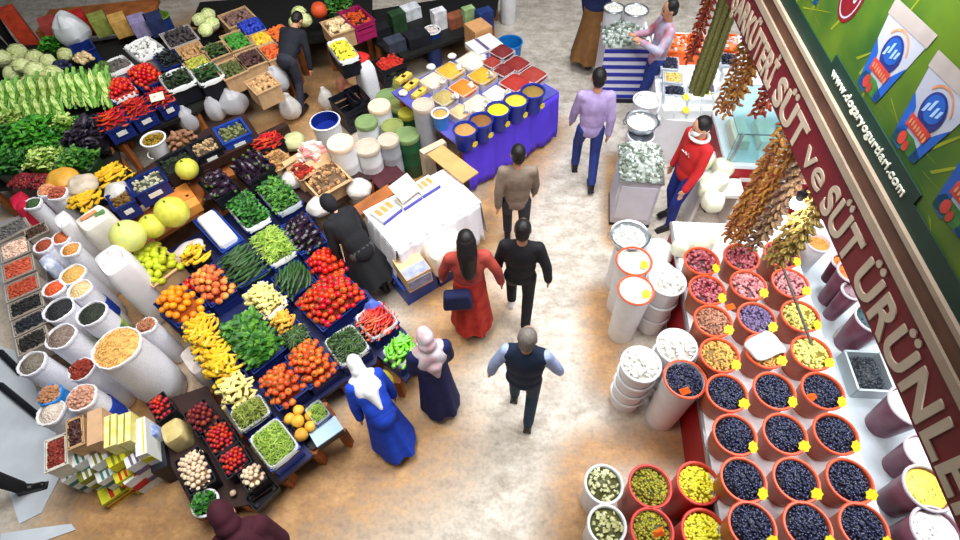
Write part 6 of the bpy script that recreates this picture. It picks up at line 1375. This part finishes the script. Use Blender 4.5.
leafheap('purple_leaf_heap', 'dark purple leaves right of the bright parsley', (85, 128), 16, 12, .85, [G('purple_leaf_bed', (20, 14, 26)), G('purple_leaf', (44, 34, 54), (60, 48, 70)), G('purple_leaf_dark', (28, 22, 36))], .06, 220, .08)
# more green mounds between, dark display
bench_poly('vegetable_counter', 'lower dark counter under the radishes and herbs at the left edge', [(-14, 168), (118, 150), (124, 176), (30, 186), (-14, 190)], .5, blacksheet)
for i, (c_, m) in enumerate((((68, 82), 'amber'), ((82, 76), 'dark green'), ((96, 78), 'yellow'), ((84, 58), 'white and orange'), ((104, 68), 'green'), ((62, 66), 'dark blue'))):
    cc = {'amber': (206, 160, 70), 'dark green': (70, 96, 40), 'yellow': (196, 160, 60), 'white and orange': (226, 200, 150), 'green': (90, 120, 50), 'dark blue': (40, 44, 80)}[m]
    q = [(c_[0] - 10, c_[1] + 2), (c_[0] + 3, c_[1] - 6), (c_[0] + 11, c_[1] + 1), (c_[0] - 2, c_[1] + 8)]
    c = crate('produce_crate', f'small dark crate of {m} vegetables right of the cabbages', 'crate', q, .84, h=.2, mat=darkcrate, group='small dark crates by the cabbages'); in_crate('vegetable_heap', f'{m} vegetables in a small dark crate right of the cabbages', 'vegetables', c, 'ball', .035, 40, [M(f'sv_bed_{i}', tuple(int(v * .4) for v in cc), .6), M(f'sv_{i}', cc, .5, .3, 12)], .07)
bench_poly('crate_counter', 'dark counter under the red tomato crates and small boxes', [(64, 44), (84, 43), (130, 36), (196, 29), (256, 38), (300, 48), (290, 62), (212, 96), (196, 112), (114, 144), (105, 118), (109, 95), (75, 71)], .6, blacksheet)
for i, (q, nm_) in enumerate((([(104, 88), (126, 77), (138, 92), (112, 104)], 'left of the highest red crate'), ([(129, 73), (150, 62), (164, 78), (140, 92)], 'highest, beside the grey boxes'), ([(98, 118), (120, 106), (128, 122), (104, 134)], 'lowest, beside the lettuces'), ([(122, 106), (142, 95), (152, 110), (130, 122)], 'in the lower row, middle'), ([(148, 94), (164, 86), (174, 100), (156, 110)], 'carrying a white card'))):
    items('bright red peppers' if i > 1 else 'small red tomatoes', nm_ + ' at the upper left', q, pr_rpep if i > 1 else pr_ctom, .032 if i < 2 else .026, 'red pepper' if i > 1 else 'cherry tomato', MATS['packing_dred'], z=.84, h=.22, liner=whl if i == 0 else None, dome=.07, cr='navy crate', strip=i > 1, rowsp=.05 if i > 1 else None, tilt=1.2, ang0=.4 if i > 1 else None, sp=2.1 if i < 2 else 2.6, plug=.03)
p = P(157, 97, .93); o = MB().box((0, 0, 0), (.17, .13, .008)).build('white_card', M('cream_card', (240, 222, 200), .7, .04, 8), None, p, .4, smooth=False); o.rotation_euler = (.3, 0, .5); tag(o, 'cream card lying on the red peppers at the upper left', 'card')
GB = [([(104, 66), (124, 54), (132, 66), (110, 78)], 'grey crate behind the red tomatoes', (90, 84, 80), 0), ([(128, 48), (150, 34), (162, 50), (138, 64)], 'pale grey carton with a white sheet', (226, 224, 220), 0), ([(156, 56), (174, 48), (182, 62), (162, 72)], 'blue-edged box of dark greens', (30, 40, 40), 1),
      ([(160, 78), (186, 66), (196, 82), (168, 94)], 'white-lined tray of dark green vegetables', (36, 56, 26), 2), ([(160, 34), (188, 24), (198, 38), (170, 50)], 'grey carton of dark cloth-like leaves', (60, 54, 56), 0), ([(176, 48), (198, 40), (206, 52), (184, 62)], 'cardboard box of tan roots', (170, 130, 84), 3),
      ([(182, 62), (204, 52), (212, 64), (190, 74)], 'cardboard box of yellow green beans', (160, 160, 60), 3), ([(192, 72), (214, 62), (224, 76), (200, 88)], 'white-lined tray of leafy greens', (44, 80, 34), 2), ([(202, 48), (222, 40), (230, 52), (210, 62)], 'tall cardboard box of green okra', (60, 84, 40), 3), ([(222, 36), (242, 28), (252, 44), (230, 54)], 'cardboard box of bright green peppers', (60, 130, 40), 3),
      ([(214, 66), (236, 56), (246, 70), (224, 82)], 'cardboard box of olive green beans', (76, 84, 40), 3), ([(236, 54), (256, 46), (266, 60), (244, 72)], 'cardboard box of dark peppers', (70, 44, 40), 3), ([(250, 36), (266, 28), (274, 40), (256, 48)], 'cardboard box of yellow peppers', (230, 180, 50), 3), ([(258, 48), (276, 40), (286, 54), (268, 62)], 'wooden crate of red and yellow peppers', (206, 90, 40), 3),
      ([(268, 32), (284, 20), (292, 36), (276, 46)], 'crate of orange carrots', (240, 110, 40), 1), ([(238, 24), (258, 16), (264, 28), (244, 36)], 'bright blue crate', (40, 60, 170), 4), ([(220, 16), (246, 4), (254, 18), (228, 30)], 'large brown cardboard box of aubergines', (120, 90, 80), 3), ([(322, 22), (344, 14), (352, 28), (330, 38)], 'pale cardboard box of cream vegetables', (226, 196, 150), 3),
      ([(330, 44), (348, 36), (356, 58), (338, 66)], 'white and yellow printed carton', (222, 206, 60), 2), ([(246, 82), (268, 70), (278, 84), (256, 96)], 'flat cardboard box', (190, 150, 104), 3)]
for i, (q, ds, cc, t) in enumerate(GB):
    m = (M('grey_carton', (176, 170, 168), .6, .1, 8), navy, darkcrate, cardboard, bluecrate)[t]
    c = crate('vegetable_box', ds + ', among the boxes behind the bending dark seller' if i > 9 else ds + ', among the boxes right of the red peppers', 'box', q, .88, h=.26, mat=m, slats=False, liner=whl if t == 2 or i in (0, 1) else None, group='boxes of the upper left stall')
    kd = 'leaf' if 'green' in ds and 'bean' not in ds and 'pepper' not in ds else 'ball'
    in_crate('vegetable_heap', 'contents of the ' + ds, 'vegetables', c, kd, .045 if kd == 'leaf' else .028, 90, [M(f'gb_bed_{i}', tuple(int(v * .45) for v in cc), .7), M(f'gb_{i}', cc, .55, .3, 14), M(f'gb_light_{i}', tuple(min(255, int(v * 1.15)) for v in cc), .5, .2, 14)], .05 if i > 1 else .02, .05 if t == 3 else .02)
for i, (x, y, s) in enumerate(((200, 20, .55), (208, 16, .6), (212, 24, .6), (206, 30, .55), (299, 14, .6), (304, 20, .6), (296, 22, .55))):
    o = dup(pr_cab, P(x, y, .95), (R(-.5, .5), R(-.5, .5), R(0, 6)), s, 'small pale cabbage ' + ('left of the brown aubergine box' if i < 4 else 'behind the bending dark seller')); o['category'] = 'cabbage'; o['group'] = 'small cabbages ' + ('by the aubergine box' if i < 4 else 'behind the seller')
o = dup(pr_quin, P(319, 10, .95), None, 2.2, 'round orange pumpkin right of the small cabbages'); o['category'] = 'pumpkin'; o.name = 'pumpkin'; o.data = o.data.copy(); o.data.materials[0] = M('pumpkin_skin', (214, 84, 44), .5, .15, 10)
leafheap('leaf_heap', 'green leaves at the top edge above the magenta basket', (338, 4), 13, 6, .9, chard_m, .06, 150, .1)
bench_poly('box_counter', 'dark counter under the boxes at the top edge', [(190, 24), (200, 2), (300, -6), (372, -4), (372, 26), (330, 38), (298, 43), (260, 31)], .6, blacksheet)
c = crate('magenta_basket', 'magenta plastic basket with orange goods at the top edge', 'basket', [(342, 12), (360, 2), (370, 20), (352, 30)], .9, h=.28, mat=M('magenta_plastic', (176, 40, 100), .4, .1, 8)); in_crate('carrot_heap', 'orange goods in the magenta basket', 'vegetables', c, 'chunk', .03, 40, [M('mb_bed', (60, 20, 30), .6), M('mb_or', (220, 90, 40), .5, .2)], .02, .06)
for i, (x, y, z, r_, m, lb) in enumerate(((287, 100, .35, .16, bagplastic, 'translucent white bag on the floor beside the bending dark seller'), (324, 92, .35, .11, bagplastic, 'small grey bag right of the dark seller\'s legs'), (274, 72, .7, .17, M('white_bag_bright', (182, 182, 188), .4, .05, 8, .4), 'bright white bag hanging by the pepper boxes'), (230, 94, .62, .19, MATS['white_bag_bright'], 'large white bag hanging below the leafy green tray'), (211, 102, .6, .12, MATS['white_bag_bright'], 'narrow white bag hanging left of the large white bag'), (184, 112, .62, .12, MATS['white_bag_bright'], 'white paper bag hanging below the dark green tray'))):
    p = P(x, y, z); b = MB(); b.lathe([(r_ * .5, -z * .9 if z < .5 else -.3), (r_ * .95, -.2), (r_, -.05), (r_ * .7, .12), (r_ * .25, .2), (r_ * .2, .26)], 18, wav=.08, nw=5); o = b.build('plastic_bag', m, None, p, R(0, 6)); tag(o, lb, 'bag', 'white bags by the upper left stall')
big_bag('tall white sack with red top right of the bending dark seller', [(352, 58), (366, 52), (374, 66), (360, 74)], 0, .7, sackcloth, name='white_sack', cat='sack'); p = P(360, 58, .72); o = MB().lathe([(.02, -.05), (.13, -.02), (.13, .02), (.04, .06)], 16, wav=.1, nw=4).build('red_cloth', M('red_cloth_piece', (206, 40, 34), .7, .15, 10), None, p); tag(o, 'red cloth lying on the tall white sack', 'cloth')
# shelf at the very back
a, c = P(38, 32, .7), P(152, 20, .7); sh_ = root('back_shelf', 'wooden back shelf of bags and boxes at the top left edge', 'shelf', tuple(((a + c) / 2).xy) + (0,), math.atan2((c - a).y, (c - a).x)); L = (c - a).length
MB().box((0, .3, .7), (L, .7, .06)).build('shelf_top', wood, sh_, smooth=False); MB().box((0, -.05, .66), (L, .05, .16)).build('front_rail', M('bright_wood', (190, 110, 52), .6, .2, 6), sh_, smooth=False)
for x in (-L / 2 + .1, L / 2 - .1): MB().box((x, .3, .34), (.08, .6, .67)).build('leg', redwood, sh_, smooth=False)
for i, (x, y, cc, lb) in enumerate(((74, 6, (190, 40, 36), 'red'), (96, 8, (140, 150, 70), 'green and white'), (116, 9, (206, 160, 84), 'tan'), (136, 10, (150, 140, 180), 'lilac grey'), (46, 12, (170, 70, 60), 'reddish'), (8, 4, (206, 70, 40), 'orange red'), (152, 8, (40, 50, 90), 'dark blue'))):
    q = [(x - 9, y + 6), (x + 7, y + 1), (x + 9, y + 10), (x - 7, y + 16)]
    if i == 5: q = [(a_ - 2, b_ - 2) for a_, b_ in q]
    pack('goods_bag', f'{lb} bag of goods on the back shelf at the top left', 'bag', q, .73 if i != 5 else 0, .98, M(f'goods_{i}', cc, .6, .25, 9, .2), (), 'goods on the back shelf')
p = P(64, 20, 1.1); b = MB(); b.lathe([(.1, -.4), (.2, -.3), (.23, -.1), (.18, .1), (.08, .22), (.05, .3)], 18, wav=.09, nw=5); o = b.build('plastic_bag', M('pale_blue_bag', (214, 218, 222), .35, .08, 8, .4), None, p); tag(o, 'large pale plastic bag hanging in front of the back shelf', 'bag')
c = crate('green_crate', 'dark blue crate with white edge lying behind the small dark crates', 'crate', [(70, 46), (90, 38), (94, 48), (74, 56)], .84, h=.22, mat=navy, slats=False); o = c[0]; o.name = 'blue_white_crate'
for i, (x, y, cc, lb) in enumerate(((160, 16, (90, 120, 30), 'lime green and blue bucket at the back right of the shelf'), (432, 30, (40, 70, 140), 'blue bucket with white lid behind the spice table'))):
    p = P(x, y, .6); r = prad((x, y), 8, .6); tub('bucket', lb, 'bucket', p, .6, r, .6, M('bk_blue', (34, 60, 130), .4), white_plastic if i else M('lime_plastic', (120, 160, 40), .5), None, .85); heap('goods_heap', 'goods in the ' + lb, 'goods', (p.x, p.y, .57), 0, r * 1.8, r * 1.8, .06, 'chunk', .03, 20, [M(f'bk_bed_{i}', cc if not i else (226, 216, 210), .6)] * 2, rnd=True)
# dark stacked crates and goods at the top, centre
bench_poly('goods_counter', 'dark counter with stacked goods at the top edge left of the white canister', [(372, 10), (500, -10), (496, 14), (470, 34), (400, 60), (372, 40)], .5, blacksheet)
for i, (x, y, cc, lb, s) in enumerate(((410, 4, (226, 230, 236), 'white and blue packet', 9), (438, 8, (236, 236, 240), 'white paper cylinder pack', 7), (455, 12, (150, 86, 60), 'red-brown stack of round breads', 9), (468, 6, (160, 190, 130), 'green and white packet', 6), (396, 10, (40, 70, 40), 'dark green pack', 8), (484, 8, (40, 60, 120), 'dark blue pack', 8), (394, 36, (60, 66, 80), 'black pack with grey print', 10), (380, 24, (28, 28, 34), 'black box', 9), (416, 30, (28, 28, 36), 'large black box', 12))):
    q = [(x - s, y + s * .3), (x + s * .6, y - s * .5), (x + s, y + s * .3), (x - s * .6, y + s)]
    pack('goods_pack', f'{lb} on the dark counter at the top edge', 'pack', q, .5, .8 if s < 9 else .68, M(f'pk_{i}', cc, .6, .25, 9), ())
c = crate('black_crate', 'black crate with a bright red lining behind the spice table', 'crate', [(374, 62), (396, 50), (404, 62), (382, 74)], .5, h=.3, mat=darkcrate); in_crate('pepper_heap', 'red goods lying in the black crate behind the spice table', 'goods', c, 'chunk', .03, 30, [M('redl_bed', (190, 40, 30), .6), M('redl', (206, 60, 44), .6)], .03)
p = P(392, 70, .42); o = MB().lathe([(.08, 0), (.1, .05), (.06, .09)], 14).build('olive_bowl', olivel, None, (p.x, p.y, .0)); o.scale = (1, 1, 4.5); tag(o, 'small olive green pot beside the red-lined crate', 'pot')
for i, (x, y) in enumerate(((340, 76), (348, 84), (352, 92))):
    p = P(x, y, .3); b = MB(); b.lathe([(.06, -.28), (.1, -.2), (.1, 0), (.05, .1)], 12, wav=.1, nw=4); o = b.build('paper_bag', M('pinkish_paper', (196, 130, 104), .7, .15, 9, .3), None, (p.x, p.y, .28), i); tag(o, 'pinkish paper bag on the floor below the tall white sack, ' + ['upper', 'middle', 'lower'][i], 'bag', 'pinkish paper bags')

# back wall of the hall, dark, beyond the upper left stall
wl = MB(); wl.box((-4, 13.8, 2.5), (22, .2, 5)); struct(wl.build('wall_back', M('dark_wall', (52, 46, 44), .8, .2, 2), smooth=False))
wl = MB(); wl.box((-13.8, 6, 2.5), (.2, 15, 5)); struct(wl.build('wall_left', M('dark_wall', (0, 0, 0)), smooth=False))

# ------------------------------------------------------------------ remove the prototypes
for o in PROTO:
    for ch in list(o.children): bpy.data.objects.remove(ch)
    bpy.data.objects.remove(o)

# ------------------------------------------------------------------ light
w = bpy.data.worlds.new('World'); SC.world = w; w.use_nodes = True
bg = w.node_tree.nodes['Background']; bg.inputs['Color'].default_value = (.75, .85, 1, 1); bg.inputs['Strength'].default_value = .11
def area(name, loc, tgt, sx, sy, e, col=(1, 1, 1)):
    l = bpy.data.lights.new(name, 'AREA'); l.shape = 'RECTANGLE'; l.size = sx; l.size_y = sy; l.energy = e; l.color = col
    o = bpy.data.objects.new(name, l); COL.objects.link(o); o.location = loc
    o.rotation_euler = (Vector(tgt) - Vector(loc)).to_track_quat('-Z', 'Y').to_euler(); return o
area('skylight', (2.1, 6, 8.8), (.3, 5.4, 0), 2.4, 12, 560, (.95, .97, 1)).data.spread = math.radians(105)
area('stall_lamps', (2.5, 2.4, 4.4), (2.2, 2.6, .8), .8, 5, 320, (.95, .97, 1))
area('produce_lamps', (-1.6, 1.6, 5.6), (-2.2, 2.6, .6), 2, 2, 85, (1, .94, .84)).data.spread = math.radians(110)
area('vegetable_lamps', (-4.6, 5.5, 5.2), (-4.8, 6, .6), 2, 2, 40, (1, .94, .84)).data.spread = math.radians(120)
SC.view_settings.view_transform = 'Standard'; SC.view_settings.look = 'None'; SC.view_settings.exposure = 0.; SC.view_settings.gamma = 1.

# ------------------------------------------------------------------ camera
cam = bpy.data.cameras.new('camera'); cam.sensor_width = 36; cam.lens = F / 960 * 36; cam.clip_end = 100; cam.clip_start = .05
co = bpy.data.objects.new('camera', cam); COL.objects.link(co); SC.camera = co
m = Matrix(((XW.x, XW.y, XW.z), (YW.x, YW.y, YW.z), (ZW.x, ZW.y, ZW.z)))   # world from camera (x right, y down, z forward)
m = Matrix((( m[0][0], -m[0][1], -m[0][2], 0), (m[1][0], -m[1][1], -m[1][2], 0), (m[2][0], -m[2][1], -m[2][2], H), (0, 0, 0, 1)))
co.matrix_world = m
